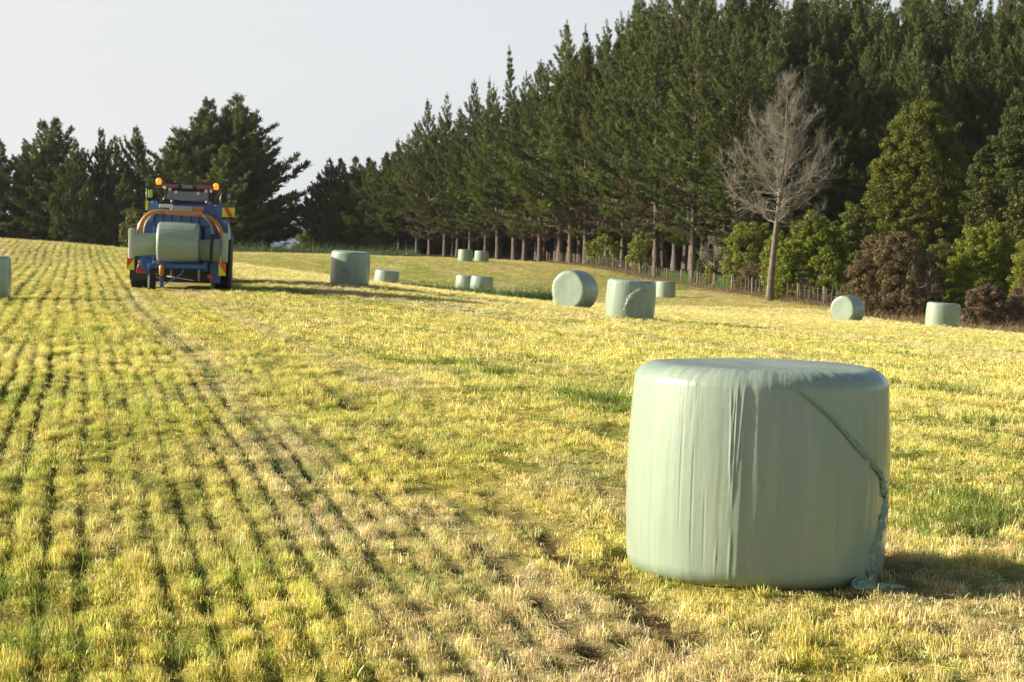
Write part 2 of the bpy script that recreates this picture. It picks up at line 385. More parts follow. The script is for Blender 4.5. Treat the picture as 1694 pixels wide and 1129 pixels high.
def wrap_mat(name):
    """pale green stretch film: fine vertical tension lines, glossy, slightly see-through to the light"""
    m, n, l, o = new_mat(name)
    b = n.new("ShaderNodeBsdfPrincipled"); l.new(b.outputs[0], o.inputs[0])
    t = n.new("ShaderNodeTexCoord")
    def nz(sc, s, det=4):
        mp = n.new("ShaderNodeMapping"); mp.inputs['Scale'].default_value = sc
        ns = n.new("ShaderNodeTexNoise"); ns.inputs['Scale'].default_value = s; ns.inputs['Detail'].default_value = det
        l.new(t.outputs['Object'], mp.inputs[0]); l.new(mp.outputs[0], ns.inputs['Vector']); return ns
    n1 = nz((1, 1, .05), 26, 5); n2 = nz((1, 1, .35), 3.2, 3); n3 = nz((1, 1, 1), 2.0, 5); n4 = nz((1, 1, .03), 75, 3)
    cr = n.new("ShaderNodeValToRGB"); cr.color_ramp.elements[0].position = .30; cr.color_ramp.elements[1].position = .72
    cr.color_ramp.elements[0].color = (.290, .372, .302, 1); cr.color_ramp.elements[1].color = (.368, .448, .366, 1)
    mxn = n.new("ShaderNodeMix"); mxn.data_type = 'FLOAT'; mxn.inputs[0].default_value = .45
    l.new(n1.outputs[0], mxn.inputs[2]); l.new(n3.outputs[0], mxn.inputs[3]); l.new(mxn.outputs[0], cr.inputs[0])
    bn = nz((1, 1, .02), 4.5, 0); bc = n.new("ShaderNodeValToRGB"); bc.color_ramp.interpolation = 'CONSTANT'
    bc.color_ramp.elements[0].color = (.93, .95, .95, 1); bc.color_ramp.elements[1].position = .47; bc.color_ramp.elements[1].color = (1, 1, 1, 1)
    e3 = bc.color_ramp.elements.new(.56); e3.color = (.95, 1, .93, 1)          # overlapping layers of film
    l.new(bn.outputs[0], bc.inputs[0]); bm_ = n.new("ShaderNodeMix"); bm_.data_type = 'RGBA'; bm_.blend_type = 'MULTIPLY'; bm_.inputs[0].default_value = 1
    l.new(cr.outputs[0], bm_.inputs[6]); l.new(bc.outputs[0], bm_.inputs[7]); l.new(bm_.outputs[2], b.inputs['Base Color'])
    rr = n.new("ShaderNodeMapRange"); rr.inputs[3].default_value = .2; rr.inputs[4].default_value = .42
    l.new(n2.outputs[0], rr.inputs[0]); l.new(rr.outputs[0], b.inputs['Roughness'])
    b.inputs['Subsurface Weight'].default_value = .25; b.inputs['Subsurface Radius'].default_value = (.03, .035, .02); b.inputs['Subsurface Scale'].default_value = .6
    b.inputs['Coat Weight'].default_value = .4; b.inputs['Coat Roughness'].default_value = .18
    mask = n.new("ShaderNodeMapRange"); mask.inputs[1].default_value = .42; mask.inputs[2].default_value = .66
    l.new(n2.outputs[0], mask.inputs[0])
    ad = n.new("ShaderNodeMath"); ad.operation = 'MULTIPLY_ADD'; ad.inputs[1].default_value = .5
    l.new(n4.outputs[0], ad.inputs[0]); l.new(n1.outputs[0], ad.inputs[2])
    ml = n.new("ShaderNodeMath"); ml.operation = 'MULTIPLY'; l.new(ad.outputs[0], ml.inputs[0]); l.new(mask.outputs[0], ml.inputs[1])
    bp = n.new("ShaderNodeBump"); bp.inputs['Strength'].default_value = .3; bp.inputs['Distance'].default_value = .012
    bp2 = n.new("ShaderNodeBump"); bp2.inputs['Strength'].default_value = .25; bp2.inputs['Distance'].default_value = .05
    l.new(n3.outputs[0], bp2.inputs['Height']); l.new(ml.outputs[0], bp.inputs['Height']); l.new(bp2.outputs[0], bp.inputs['Normal'])
    l.new(bp.outputs[0], b.inputs['Normal'])
    return m

M_wrap = wrap_mat("bale_wrap")
M_tail = simple_mat("film_strip", (.25, .36, .26), rough=.32, var=.2, scale=30, bump_s=.5)

# ground
def ground_mat():
    m, n, l, o = new_mat("ground")
    b = n.new("ShaderNodeBsdfPrincipled"); l.new(b.outputs[0], o.inputs[0]); b.inputs['Roughness'].default_value = .95; b.inputs['Specular IOR Level'].default_value = .1
    a = n.new("ShaderNodeAttribute"); a.attribute_name = "soilcol"
    t = n.new("ShaderNodeTexCoord")
    ns = n.new("ShaderNodeTexNoise"); ns.inputs['Scale'].default_value = 9; ns.inputs['Detail'].default_value = 8; ns.inputs['Roughness'].default_value = .75
    l.new(t.outputs['Object'], ns.inputs['Vector'])
    cr = n.new("ShaderNodeValToRGB"); cr.color_ramp.elements[0].position = .3; cr.color_ramp.elements[1].position = .7
    cr.color_ramp.elements[0].color = (.55, .58, .5, 1); cr.color_ramp.elements[1].color = (1.35, 1.3, 1.3, 1)
    l.new(ns.outputs[0], cr.inputs[0])
    mx = n.new("ShaderNodeMix"); mx.data_type = 'RGBA'; mx.blend_type = 'MULTIPLY'; mx.inputs[0].default_value = 1
    l.new(a.outputs['Color'], mx.inputs[6]); l.new(cr.outputs[0], mx.inputs[7]); l.new(mx.outputs[2], b.inputs['Base Color'])
    bp = n.new("ShaderNodeBump"); bp.inputs['Strength'].default_value = 1; bp.inputs['Distance'].default_value = .05
    l.new(ns.outputs[0], bp.inputs['Height']); l.new(bp.outputs[0], b.inputs['Normal'])
    return m

# ------------------------------------------------------------------ ground sheet
def build_ground():
    tin = np.linspace(-.285, .285, 900)
    tout = .285 + np.cumsum(np.geomspace(.0008, 1.4, 60))
    t = np.r_[-tout[::-1], tin, tout]
    ys = [4.0]
    while ys[-1] < 320: ys.append(ys[-1] * 1.0062 + .012)
    ys = np.array(ys); yf = np.geomspace(ys[-1] * 1.05, 700, 16)
    yn = np.array([-60, -25, -10, -4, 0, 2, 3, 3.6])
    Y1 = np.r_[yn, ys, yf]
    S = np.where(Y1 < 4, 4.0, Y1) + 2.0
    X = t[None, :] * S[:, None]; Y = np.repeat(Y1[:, None], len(t), 1)
    Z = terrain(X, Y)
    f = field(X, Y)
    res = (Y > 3.9) & (Y < 90)
    Z = Z + np.where(res, -.030 * f['gap'] - .03 * f['bare'] + .03 * (fbm(X * 2.2, Y * 2.2, 7, 3) - .5), 0)
    fade = sstep(35, 110, Y)[..., None]
    gc = f['soil'] * (1 - fade) + f['col'] * fade * (.86 - .42 * f['gap'][..., None])
    spk = (fbm(X * 1.3, Y * .6, 201, 4) - .5)[..., None]
    gc = gc * (1 + .5 * spk)
    litter = np.array([.085, .06, .035]) * (1 + .8 * spk)
    gc = gc + (litter - gc) * f['wood'][..., None]
    gc = gc + (np.array([.10, .24, .02]) * (1 + .5 * spk) - gc) * (f['pad'] * .95)[..., None]
    gc = gc + (np.array([.20, .12, .075]) * (1 + .6 * spk) - gc) * (f['verge'] * .8)[..., None]
    far = sstep(300, 420, np.hypot(X, Y))[..., None]
    gc = gc + (np.array([.08, .11, .04]) - gc) * far
    h, w = X.shape
    V = np.stack([X, Y, Z], -1).reshape(-1, 3)
    i = np.arange(h * w).reshape(h, w)
    F = np.stack([i[:-1, :-1], i[:-1, 1:], i[1:, 1:], i[1:, :-1]], -1).reshape(-1, 4)
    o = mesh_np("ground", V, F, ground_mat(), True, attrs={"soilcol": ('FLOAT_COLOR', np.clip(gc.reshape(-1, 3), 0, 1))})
    tag(o, "mown hay field with pale stubble rows and wheel marks", kind="structure")
build_ground()

# distant sea and low coast hills seen through the gap between the trees
def build_far():
    M_water = simple_mat("water", (.13, .20, .30), rough=.9, var=.05, scale=.01)
    v = np.array([(-9000, 560, -15.0), (9000, 560, -15.0), (9000, 11000, -15.0), (-9000, 11000, -15.0)])
    tag(mesh_np("water", v, np.array([[0, 1, 2, 3]]), M_water, False), "pale blue sea far beyond the trees", kind="structure")
    M_hill = simple_mat("far_hills", (.30, .38, .47), rough=1, var=.15, scale=.02, spec=0)  # distance haze is painted into the hills' pale blue colour
    xs = np.linspace(-2600, 1800, 160); rows = [(0, 0), (60, .55), (150, 1), (320, .8), (520, 0)]
    V = []
    for dy, k in rows:
        h = 4 + 22 * fbm(xs * .004, xs * 0, 5, 5)
        V += [(x, 3300 + dy, -16 + hh * k) for x, hh in zip(xs, h)]
    n = len(xs); i = np.arange(len(rows) * n).reshape(len(rows), n)
    F = np.stack([i[:-1, :-1], i[:-1, 1:], i[1:, 1:], i[1:, :-1]], -1).reshape(-1, 4)
    tag(mesh_np("hills", V, F, M_hill, True), "low blue hills far away in the gap between the pines", kind="structure")
build_far()

# ------------------------------------------------------------------ grass
def blade_set(nb, rad, hmin, hmax, wid, lean, curve, seed, cols, lie=False):
    r = np.random.default_rng(seed); V = []; F = []; C = []
    for i in range(nb):
        a = r.uniform(0, 2 * math.pi); rr = rad * math.sqrt(r.uniform()); bx, by = rr * math.cos(a), rr * math.sin(a)
        h = r.uniform(hmin, hmax) * (1.0 if r.uniform() < .85 else 1.45)
        az = r.uniform(0, 2 * math.pi); ln = r.normal(0, lean) + lean * .3; wd = wid * r.uniform(.7, 1.3)
        fa = r.uniform(0, math.pi); sx, sy = math.cos(fa) * wd / 2, math.sin(fa) * wd / 2
        col = np.array(cols[r.integers(len(cols))]) * r.uniform(.75, 1.2)
        seg = 3; b = len(V)
        for s in range(seg + 1):
            t = s / seg
            th = ln + curve * t * (1 if i % 2 else .5)
            if lie:
                z = .012 + r.uniform(0, .02); d = h * (t - .5); px, py = bx + math.cos(az) * d, by + math.sin(az) * d
            else:
                d = h * t * math.sin(th); z = h * t * math.cos(th) - .006; px, py = bx + math.cos(az) * d, by + math.sin(az) * d
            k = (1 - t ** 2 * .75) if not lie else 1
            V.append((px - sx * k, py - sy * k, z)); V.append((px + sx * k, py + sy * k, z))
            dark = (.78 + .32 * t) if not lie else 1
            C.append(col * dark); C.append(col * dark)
        for s in range(seg): F.append((b + 2 * s, b + 2 * s + 1, b + 2 * s + 3, b + 2 * s + 2))
    return np.array(V), np.array(F), np.clip(np.array(C), 0, 2)

M_grass = leaf_mat("grass_blade", None, None, trans=.46, attr='bc', instancer='tint', rough=.45, gloss=.05)

def instancer(name, pts, idx, rot, scl, tint, coll, label, cat='grass'):
    o = mesh_np(name, pts, np.zeros((0, 3), dtype=np.int32).reshape(0, 3), None, linkit=True) if False else None
    me = bpy.data.meshes.new(name); me.vertices.add(len(pts)); me.vertices.foreach_set("co", np.asarray(pts, dtype=np.float32).ravel())
    for an, typ, arr, key in (("idx", 'INT', idx, "value"), ("rot", 'FLOAT_VECTOR', rot, "vector"), ("scl", 'FLOAT_VECTOR', scl, "vector")):
        a = me.attributes.new(an, typ, 'POINT')
        a.data.foreach_set(key, np.asarray(arr, dtype=np.int32 if typ == 'INT' else np.float32).ravel())
    a = me.attributes.new("tint", 'FLOAT_COLOR', 'POINT'); c = np.ones((len(pts), 4), dtype=np.float32); c[:, :3] = tint
    a.data.foreach_set("color", c.ravel())
    o = bpy.data.objects.new(name, me); link(o)
    ng = bpy.data.node_groups.new(name + "_nodes", 'GeometryNodeTree')
    ng.interface.new_socket("Geometry", in_out='INPUT', socket_type='NodeSocketGeometry')
    ng.interface.new_socket("Geometry", in_out='OUTPUT', socket_type='NodeSocketGeometry')
    n, l = ng.nodes, ng.links
    gi = n.new("NodeGroupInput"); go = n.new("NodeGroupOutput"); ip = n.new("GeometryNodeInstanceOnPoints")
    ci = n.new("GeometryNodeCollectionInfo"); ci.inputs[0].default_value = coll
    ci.inputs['Separate Children'].default_value = True; ci.inputs['Reset Children'].default_value = True
    def attr(nm, dt):
        a = n.new("GeometryNodeInputNamedAttribute"); a.data_type = dt; a.inputs[0].default_value = nm; return a.outputs[0]
    l.new(gi.outputs[0], ip.inputs['Points']); l.new(ci.outputs[0], ip.inputs['Instance']); ip.inputs['Pick Instance'].default_value = True
    l.new(attr("idx", 'INT'), ip.inputs['Instance Index']); l.new(attr("scl", 'FLOAT_VECTOR'), ip.inputs['Scale'])
    er = n.new("FunctionNodeEulerToRotation"); l.new(attr("rot", 'FLOAT_VECTOR'), er.inputs[0]); l.new(er.outputs[0], ip.inputs['Rotation'])
    l.new(ip.outputs[0], go.inputs[0])
    md = o.modifiers.new("scatter", 'NODES'); md.node_group = ng
    tag(o, label, cat, kind="stuff")
    return o

def build_grass():
    coll = bpy.data.collections.new("grass_kinds")
    W = (1.0, 1.0, 1.0); Yl = (1.05, .98, .8); St = (1.15, 1.1, 1.7); Gr = (.62, .95, .7); Or = (1.15, .85, .8); Lg = (.8, 1.1, .7)
    specs = [
        (21, .085, .028, .060, .0052, .36, .45, [W, Yl, St, Yl]), (21, .085, .026, .052, .0052, .42, .5, [W, Yl, W, Lg]),
        (20, .085, .030, .066, .0052, .40, .7, [W, St, St, Yl, Or]), (22, .09, .022, .046, .0054, .50, .5, [St, St, W, W]),
        (14, .07, .036, .072, .0040, .45, 1.0, [Gr, Lg, W, Lg]), (16, .08, .034, .070, .0040, .55, 1.0, [Lg, W, Yl, Gr]),
        (12, .06, .060, .120, .0042, .35, .9, [Gr, Lg, Lg, W]),
    ]
    objs = []
    for i, (nb, rad, h0, h1, wd, ln, cv, cols) in enumerate(specs):
        V, F, C = blade_set(nb, rad, h0, h1, wd, ln, cv, 100 + i, cols)
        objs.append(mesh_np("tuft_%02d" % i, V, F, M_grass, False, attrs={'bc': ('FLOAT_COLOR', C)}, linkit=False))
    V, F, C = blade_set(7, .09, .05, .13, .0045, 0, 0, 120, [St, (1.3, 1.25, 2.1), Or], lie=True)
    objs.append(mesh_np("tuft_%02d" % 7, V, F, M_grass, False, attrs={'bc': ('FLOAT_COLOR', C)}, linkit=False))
    for o in objs: coll.objects.link(o)
    r = np.random.default_rng(11)
    P_, I_, R_, S_, T_ = [], [], [], [], []
    bands = [(6.5, 10, 900, 1.0), (10, 14, 700, 1.0), (14, 20, 440, 1.2), (20, 30, 210, 1.45), (30, 50, 62, 1.8), (50, 80, 34, 2.3), (80, 130, 17, 3.0), (130, 245, 3.2, 4.6)]
    for (y0, y1, dens, sc) in bands:
        ym = y1; hw = .272 * ym + 2.2
        n = int((y1 - y0) * 2 * hw * dens)
        y = r.uniform(y0, y1, n); x = r.uniform(-hw, hw, n)
        k = np.abs(x) < .272 * y + 2.2; x, y = x[k], y[k]
        f = field(x, y)
        keep = (r.uniform(size=len(x)) < f['dens']) & (f['wood'] < .3)
        # nothing grows under the bales
        for bx, by in [(1.24, 11.05)]: keep &= np.hypot(x - bx, y - by) > .60
        keep &= ~((np.abs(x + 9.6) < 1.5) & (y > 61.2) & (y < 70))
        x, y = x[keep], y[keep]; f = {a: b[keep] for a, b in f.items()}
        n = len(x); z = terrain(x, y) + (-.030 * f['gap'] - .03 * f['bare'] + .03 * (fbm(x * 2.2, y * 2.2, 7, 3) - .5)) * (y < 90)
        q = r.uniform(size=n); st, gr = f['straw'], f['green']
        idx = r.integers(0, 3, n)
        idx = np.where(q < st * .5, 3, idx)
        idx = np.where((q > .5) & (q < .5 + .15 + .14 * st), 7, idx)
        q2 = r.uniform(size=n)
        leaf = q2 < (.05 + .34 * gr) * (1 - .6 * (y > 100))
        idx = np.where(leaf, r.integers(4, 6, n), idx)
        idx = np.where((q2 > .994 - .02 * gr * (y < 30)), 6, idx)
        hs = f['hgt'] * r.uniform(.8, 1.25, n)
        hf = sc ** .62 if sc > 1.2 else 1.0
        P_.append(np.c_[x, y, z]); I_.append(idx)
        rz = r.uniform(0, 6.283, n); sx_, sy_ = sc, sc
        if y0 < 130:      # the tufts follow the drill rows
            rz = .197 + .18 * sstep(2.2, 5.0, x + .2 * y) + r.normal(0, .07, n) + np.pi * r.integers(0, 2, n)
            sx_, sy_ = (min(sc * .55, 1.2), sc * 2.3) if y0 >= 30 else (.42 * sc, 1.15 * sc)
            if y0 < 20: rz = rz + r.normal(0, .20, n)
        tl = .20 if y0 < 20 else .10
        R_.append(np.c_[r.normal(0, tl, n), r.normal(0, tl, n), rz])
        S_.append(np.c_[np.full(n, sx_), np.full(n, sy_), hs * hf * (.76 - .12 * (y > 13))])
        c = f['col'] * (.88 + .28 * f['fine'][:, None]) * r.uniform(.62, 1.22, (n, 1)) * (1 + r.normal(0, .06, (n, 3)))
        g = np.array([.38, .45, .06])
        c = np.where(leaf[:, None], c * .5 + g * .5 * r.uniform(.8, 1.5, (n, 1)), c)
        T_.append(np.clip(c, 0, .92))
    P_, I_, R_, S_, T_ = [np.concatenate(a) for a in (P_, I_, R_, S_, T_)]
    print("grass tufts", len(P_))
    instancer("stubble_grass", P_, I_, R_, S_, T_, coll, "short cut yellow green grass stubble covering the field")
    # rank uncut grass along the drain in the middle distance and rough clumps in the field
    P2, S2, T2 = [], [], []
    for i in range(3400):
        t = r.uniform(); px = 640 + 290 * t; d = 121 - 6 * t + r.normal(0, .8) + 3 * math.sin(t * 7)
        dens = .45 + .55 * t
        if r.uniform() > dens: continue
        x = (px - 847) / F_PX * d; hh = (2.2 + 4.2 * t) * r.uniform(.7, 1.3)
        P2.append((x, d)); S2.append((4.5, 4.5, hh)); T2.append(np.array([.085, .15, .025]) * r.uniform(.7, 1.5))
    clumps = [(742, 603, .35, 60), (1640, 860, .35, 160), (1600, 830, .25, 70), (835, 620, .3, 60), (875, 598, .2, 30), (930, 655, .45, 80), (985, 665, .4, 70), (1030, 680, .3, 50), (1590, 880, .3, 60),
              (1560, 650, .4, 60), (1640, 700, .35, 50), (1500, 590, .6, 60), (1540, 640, .4, 40), (60, 1085, .35, 50), (20, 980, .3, 30)]
    for (px, py, rad, cnt) in clumps:
        d = 15.0
        for _ in range(30):
            x = (px - 847) / F_PX * d; d = (CAM_Z - tz(x, d)) * F_PX / (py - HORIZON)
        x = (px - 847) / F_PX * d
        for i in range(cnt):
            a = r.uniform(0, 6.28); q = abs(r.normal(0, rad)); P2.append((x + math.cos(a) * q * 1.4, d + math.sin(a) * q))
            s = 1.0 + d * .03; S2.append((s, s, r.uniform(.9, 1.9))); T2.append(np.array([.27, .31, .055]) * r.uniform(.7, 1.5))
    P2 = np.array(P2); n = len(P2)
    instancer("rank_grass", np.c_[P2, terrain(P2[:, 0], P2[:, 1])], r.integers(4, 7, n), np.c_[r.normal(0, .15, n), r.normal(0, .15, n), r.uniform(0, 6.28, n)],
              np.array(S2), np.array(T2), coll, "darker uncut grass clumps and long grass strip along the drain")
    # dry weeds and dead grass along the fence and wood edge
    P3, S3, T3 = [], [], []
    for a, b in zip(FENCE[:-1], FENCE[1:]):
        for i in range(650):
            t = r.uniform(); x = a[0] + (b[0] - a[0]) * t; y = a[1] + (b[1] - a[1]) * t
            q = r.normal(0, .9); P3.append((x + q * .4, y - .1 + q * .8)); s = 4.0
            S3.append((s, s, r.uniform(1.0, 3.0) * (.4 + fbm(np.array([x * .5]), np.array([y * .5]), 44, 2)[0])))
            T3.append(np.array([.30, .19, .115]) * r.uniform(.6, 1.4))
    for i in range(2600):
        px = r.uniform(1390, 1760); e = np.interp(px, [1385, 1470, 1600, 1750], [131, 121, 111, 106]); y = e + r.normal(0, 1.2) - 1.5
        P3.append(((px - 847) / F_PX * y, y)); S3.append((4, 4, r.uniform(1.5, 5))); T3.append(np.array([.36, .24, .12]) * r.uniform(.6, 1.4))
    for i in range(2500):                    # green scrub line at the far field edge
        px = r.uniform(385, 690); y = 236 + r.normal(0, 2.2); P3.append(((px - 847) / F_PX * y, y))
        s = 6.5; S3.append((s, s, r.uniform(5, 11))); T3.append(np.array([.055, .085, .022]) * r.uniform(.6, 1.8))
    for i in range(3200):                    # lush paddock grass behind the fence
        x = r.uniform(8, 21); y = r.uniform(164, 204)
        if fence_dist(np.array([x]), np.array([y]))[0] < 1.5 or y < np.interp(x, [9.5, 12.5, 15.6, 18.1, 20], [208, 190, 162, 147, 134]): continue
        P3.append((x, y)); S3.append((4.5, 4.5, r.uniform(1.2, 2.6))); T3.append(np.array([.16, .38, .02]) * r.uniform(.7, 1.3))
    P3 = np.array(P3); n = len(P3)
    instancer("dry_weeds", np.c_[P3, terrain(P3[:, 0], P3[:, 1])], r.integers(4, 7, n), np.c_[r.normal(0, .2, n), r.normal(0, .2, n), r.uniform(0, 6.28, n)],
              np.array(S3), np.array(T3), coll, "dry brown weeds and rough growth along the fence and wood edge", 'weeds')
build_grass()

# ------------------------------------------------------------------ bales
def bale_mesh(name, D=1.35, H=1.08, nseg=96, nring=40, seed=0, amp=.012, lean=0., facets=5, hero=False):
    r = np.random.default_rng(seed)
    R = D / 2; cr = .115
    prof = []
    kk = max(5, nring // 6)
    for i in range(max(4, nring // 7)): prof.append(((R - cr) * (i + .02) / max(4, nring // 7) , 0.0, 0))
    for i in range(kk + 1):
        a = -math.pi / 2 + math.pi / 2 * i / kk; prof.append((R - cr + cr * math.cos(a), cr * .8 + cr * .8 * math.sin(a), 1))
    nn = nring - 2 * kk
    for i in range(1, nn): prof.append((R, cr * .8 + (H - cr * 1.6) * i / nn, 2))
    for i in range(kk + 1):
        a = math.pi / 2 * i / kk; prof.append((R - cr + cr * math.cos(a), H - cr * .8 + cr * .8 * math.sin(a), 1))
    m = max(4, nring // 7)
    for i in range(m): prof.append(((R - cr) * (1 - (i + 1) / m) + .001, H, 0))
    th = np.linspace(0, 2 * np.pi, nseg, endpoint=False)
    ph = r.uniform(0, 6.28, 8)
    V = []
    for (rr, h, kd) in prof:
        t = h / H; bul = 1 + .035 * math.sin(math.pi * t) - .018 * t
        rad = rr * bul * np.ones(nseg)
        k = min(1, rr / (R * .8))
        big = .012 * np.cos(2 * th + ph[0]) + .006 * np.cos(3 * th + ph[1]) + .005 * np.cos(facets * th + ph[2])
        nfq = min(nseg, 300); cre = fbm(th * nfq / 6.283 * .30, np.full(nseg, h * .8), seed + 5, 3) - .5
        cre2 = np.abs(fbm(th * 9, np.full(nseg, h * 1.3), seed + 6, 3) - .5)
        rad = rad * (1 + big * k) + k * (amp * .55 * cre - amp * .9 * cre2) * min(1, .35 + 3 * t * (1 - t))
        dz = 0
        if hero:
            azd = (np.degrees(th) + 90 + 180) % 360 - 180      # 0 faces the camera, positive to the right
            env = min(1, max(0, (.97 - t) / .06)) * min(1, t / .1)
            for (a0, w0, am, t0, t1) in ((-19.0, .3, .004, .5, .95), (-17.9, .3, .0045, .42, .95), (-16.8, .3, .005, .36, .97), (-15.7, .3, .004, .5, .95), (-16.5, .5, .004, .02, .3),
                                         (-35, .35, -.0028, .1, .7), (-41, .35, -.0025, .2, .8), (-29, .4, -.0022, .05, .5), (-22, .4, .003, .03, .25), (30, .8, -.004, .1, .8), (47, .7, .004, .2, .9), (8, 1.2, -.003, .1, .6)):
                tw = np.clip((t - t0) / .12, 0, 1) * np.clip((t1 - t) / .1, 0, 1)
                rad = rad + k * am * tw * np.exp(-((azd - a0 - 4 * (t - .5) * (a0 % 3 - 1)) / w0) ** 2)
            rad = rad + .010 * env * k * np.exp(-np.abs(azd + 13.5 - 2 * (t - .5)) / 7.0)
            rad = rad - .004 * env * k * np.exp(-((azd + 10.5) / 2.0) ** 2)
        edge = math.exp(-((rr - R * .93) / .10) ** 2) * (max(0, abs(t - .5) * 2 - .62) / .38) ** 1.3
        pleat = (fbm(th * nfq / 6.283 * (.55 if not hero else .38), np.full(nseg, rr * 6), seed + 8, 3) - .5) * (.75 if hero else 1)
        rad = rad + edge * amp * 1.3 * pleat
        dz = (edge * amp * 1.2 * pleat + (.018 * (fbm(np.cos(th) * rr * 3 + 9, np.sin(th) * rr * 3 + 9, seed + 9, 3) - .5) - .012 * (1 - k)) * (1 if h >= H * .95 else 0))
        V.append(np.c_[rad * np.cos(th) + lean * h, rad * np.sin(th), np.full(nseg, h) + dz])
    V = np.concatenate(V); nr = len(prof)
    i = np.arange(nr * nseg).reshape(nr, nseg); j = np.roll(i, -1, 1)
    F = np.stack([i[:-1], j[:-1], j[1:], i[1:]], -1).reshape(-1, 4)
    V = np.vstack([V, [(0, 0, 0)], [(lean * H, 0, V[i[-1], 2].mean())]])
    b, t_ = len(V) - 2, len(V) - 1
    T = np.r_[np.stack([j[0], i[0], np.full(nseg, b)], -1), np.stack([i[-1], j[-1], np.full(nseg, t_)], -1)]
    return V, [F, T]

def ribbon(name, pts, widths, ups, mat, parent, seed=0, across=7, fold=.5, sub=5):
    """crumpled strip of film following pts"""
    r = np.random.default_rng(seed); P0 = [Vector(p) for p in pts]; n = len(P0)
    def cr(a, b, c, d, t): return .5 * ((2 * b) + (-a + c) * t + (2 * a - 5 * b + 4 * c - d) * t * t + (-a + 3 * b - 3 * c + d) * t ** 3)
    Q, Wd, U = [], [], []
    for i in range(n - 1):
        for s in range(sub):
            t = s / sub
            Q.append(cr(P0[max(i - 1, 0)], P0[i], P0[i + 1], P0[min(i + 2, n - 1)], t)); Wd.append(widths[i] * (1 - t) + widths[i + 1] * t)
            U.append((Vector(ups[i]) * (1 - t) + Vector(ups[i + 1]) * t).normalized())
    Q.append(P0[-1]); Wd.append(widths[-1]); U.append(Vector(ups[-1]).normalized())
    V = []
    m = len(Q)
    for i in range(m):
        tg = (Q[min(i + 1, m - 1)] - Q[max(i - 1, 0)]).normalized(); sd = tg.cross(U[i]).normalized()
        for k in range(across):
            s = k / (across - 1) - .5
            ruff = (vnoise(np.array([k * .9 + seed]), np.array([i * .45]), seed)[0] - .5)
            V.append(Q[i] + sd * (s * Wd[i]) + U[i] * (Wd[i] * fold * (ruff + .25 * math.cos(s * 9))))
    i = np.arange(m * across).reshape(m, across)
    F = np.stack([i[:-1, :-1], i[:-1, 1:], i[1:, 1:], i[1:, :-1]], -1).reshape(-1, 4)
    o = mesh_np(name, np.array([tuple(v) for v in V]), F, mat, True, parent)
    md = o.modifiers.new("thickness", 'SOLIDIFY'); md.thickness = .0008
    return o

GB = "wrapped round bales standing in the field"
# main bale
bx, by = 1.235, 11.05
root = empty("silage_bale", (bx, by, tz(bx, by) - .02), (math.radians(-.4), math.radians(1.9), 0))
tag(root, "huge pale green wrapped bale close up with a torn film strip trailing down its side", "bale", GB)
V, F = bale_mesh("wrap", D=1.285, H=1.075, nseg=960, nring=130, seed=3, amp=.0055, hero=True)
mesh_np("wrap", V, F, M_wrap, True, root)
def onb(az, h, off=.012):      # az in degrees from the side facing the camera, positive to the right
    a = math.radians(az - 90); t = h / 1.075; R = .6425 * (1 + .035 * math.sin(math.pi * t) - .018 * t)
    if h > .97: R -= (h - .97) * .55
    return (math.cos(a) * (R + off), math.sin(a) * (R + off), h)
tp = [(4, 1.055), (10, .985), (17, .93), (25, .86), (33, .78), (40, .715), (47, .66), (54, .605), (60, .56), (63, .50), (66, .45), (64, .38), (61, .30), (57, .20), (54, .12), (55, .06)]
ps = [onb(a, h) for a, h in tp]; us = [Vector((p[0], p[1], .15)) for p in ps]
wd = [.004, .006, .008, .012, .022, .036, .044, .044, .060, .085, .060, .068, .078, .088, .10, .075]
ps += [(.44, -.57, .05), (.50, -.59, .045), (.58, -.59, .055), (.67, -.585, .05)]; us += [Vector((.2, -.5, 1))] * 4; wd += [.06, .045, .036, .024]
ribbon("film_strip", ps, wd, us, M_tail, root, seed=5, across=13, fold=.34, sub=9)
# a raised seam of gathered film beside the diagonal
sp_ = [onb(a, h, .004) for a, h in [(6, 1.03), (14, .955), (24, .87), (34, .77), (44, .68), (56, .59)]]
mb = MB(); mb.tube(sp_, [.002, .003, .004, .005, .006, .003], 8); mb.build("film_seam", M_tail, root)

small = []
for s in range(5):
    V, F = bale_mesh("wrap", D=1.35 + .03 * math.sin(s * 2.3), H=1.08 + .02 * math.cos(s * 1.7), nseg=96, nring=46, seed=20 + s, amp=.016, lean=.03 * (s % 3 - 1), facets=4 + s % 3)
    small.append(mesh_np("wrap", V, F, M_wrap, True, linkit=False).data)
def bale(px, d, kind, label, yaw=0, lying=False, dz=0., sc=(1, 1, 1), tail=None, group=GB, tilt=None):
    x = (px - 847) / F_PX * d; z = tz(x, d)
    e = .6; sx = (tz(x + e, d) - tz(x - e, d)) / (2 * e)
    rt = empty("silage_bale", (x, d, z + dz - .015), (0, -math.atan(sx) if tilt is None else tilt, 0))
    tag(rt, label, "bale", group)
    o = bpy.data.objects.new("wrap", small[kind]); link(o, rt); o.scale = sc
    if lying:
        o.matrix_local = Matrix.Translation((0, 0, .64 * sc[0])) @ Matrix.Rotation(yaw, 4, 'Z') @ Matrix.Rotation(math.radians(90), 4, 'X') @ Matrix.Rotation(kind * 1.3, 4, 'Z') @ Matrix.Diagonal((*sc, 1)) @ Matrix.Translation((0, 0, -.54))
    else: o.rotation_euler = (0, 0, yaw)
    return rt
b1 = bale(1041, 60.5, 0, "pale green bale standing upright with a curled torn flap of film on its front", yaw=1)
def onb2(az, h, off=.02):
    a = math.radians(az - 90); t = h / 1.08; R = .685 * (1 + .035 * math.sin(math.pi * t)); return (math.cos(a) * (R + off), math.sin(a) * (R + off), h)
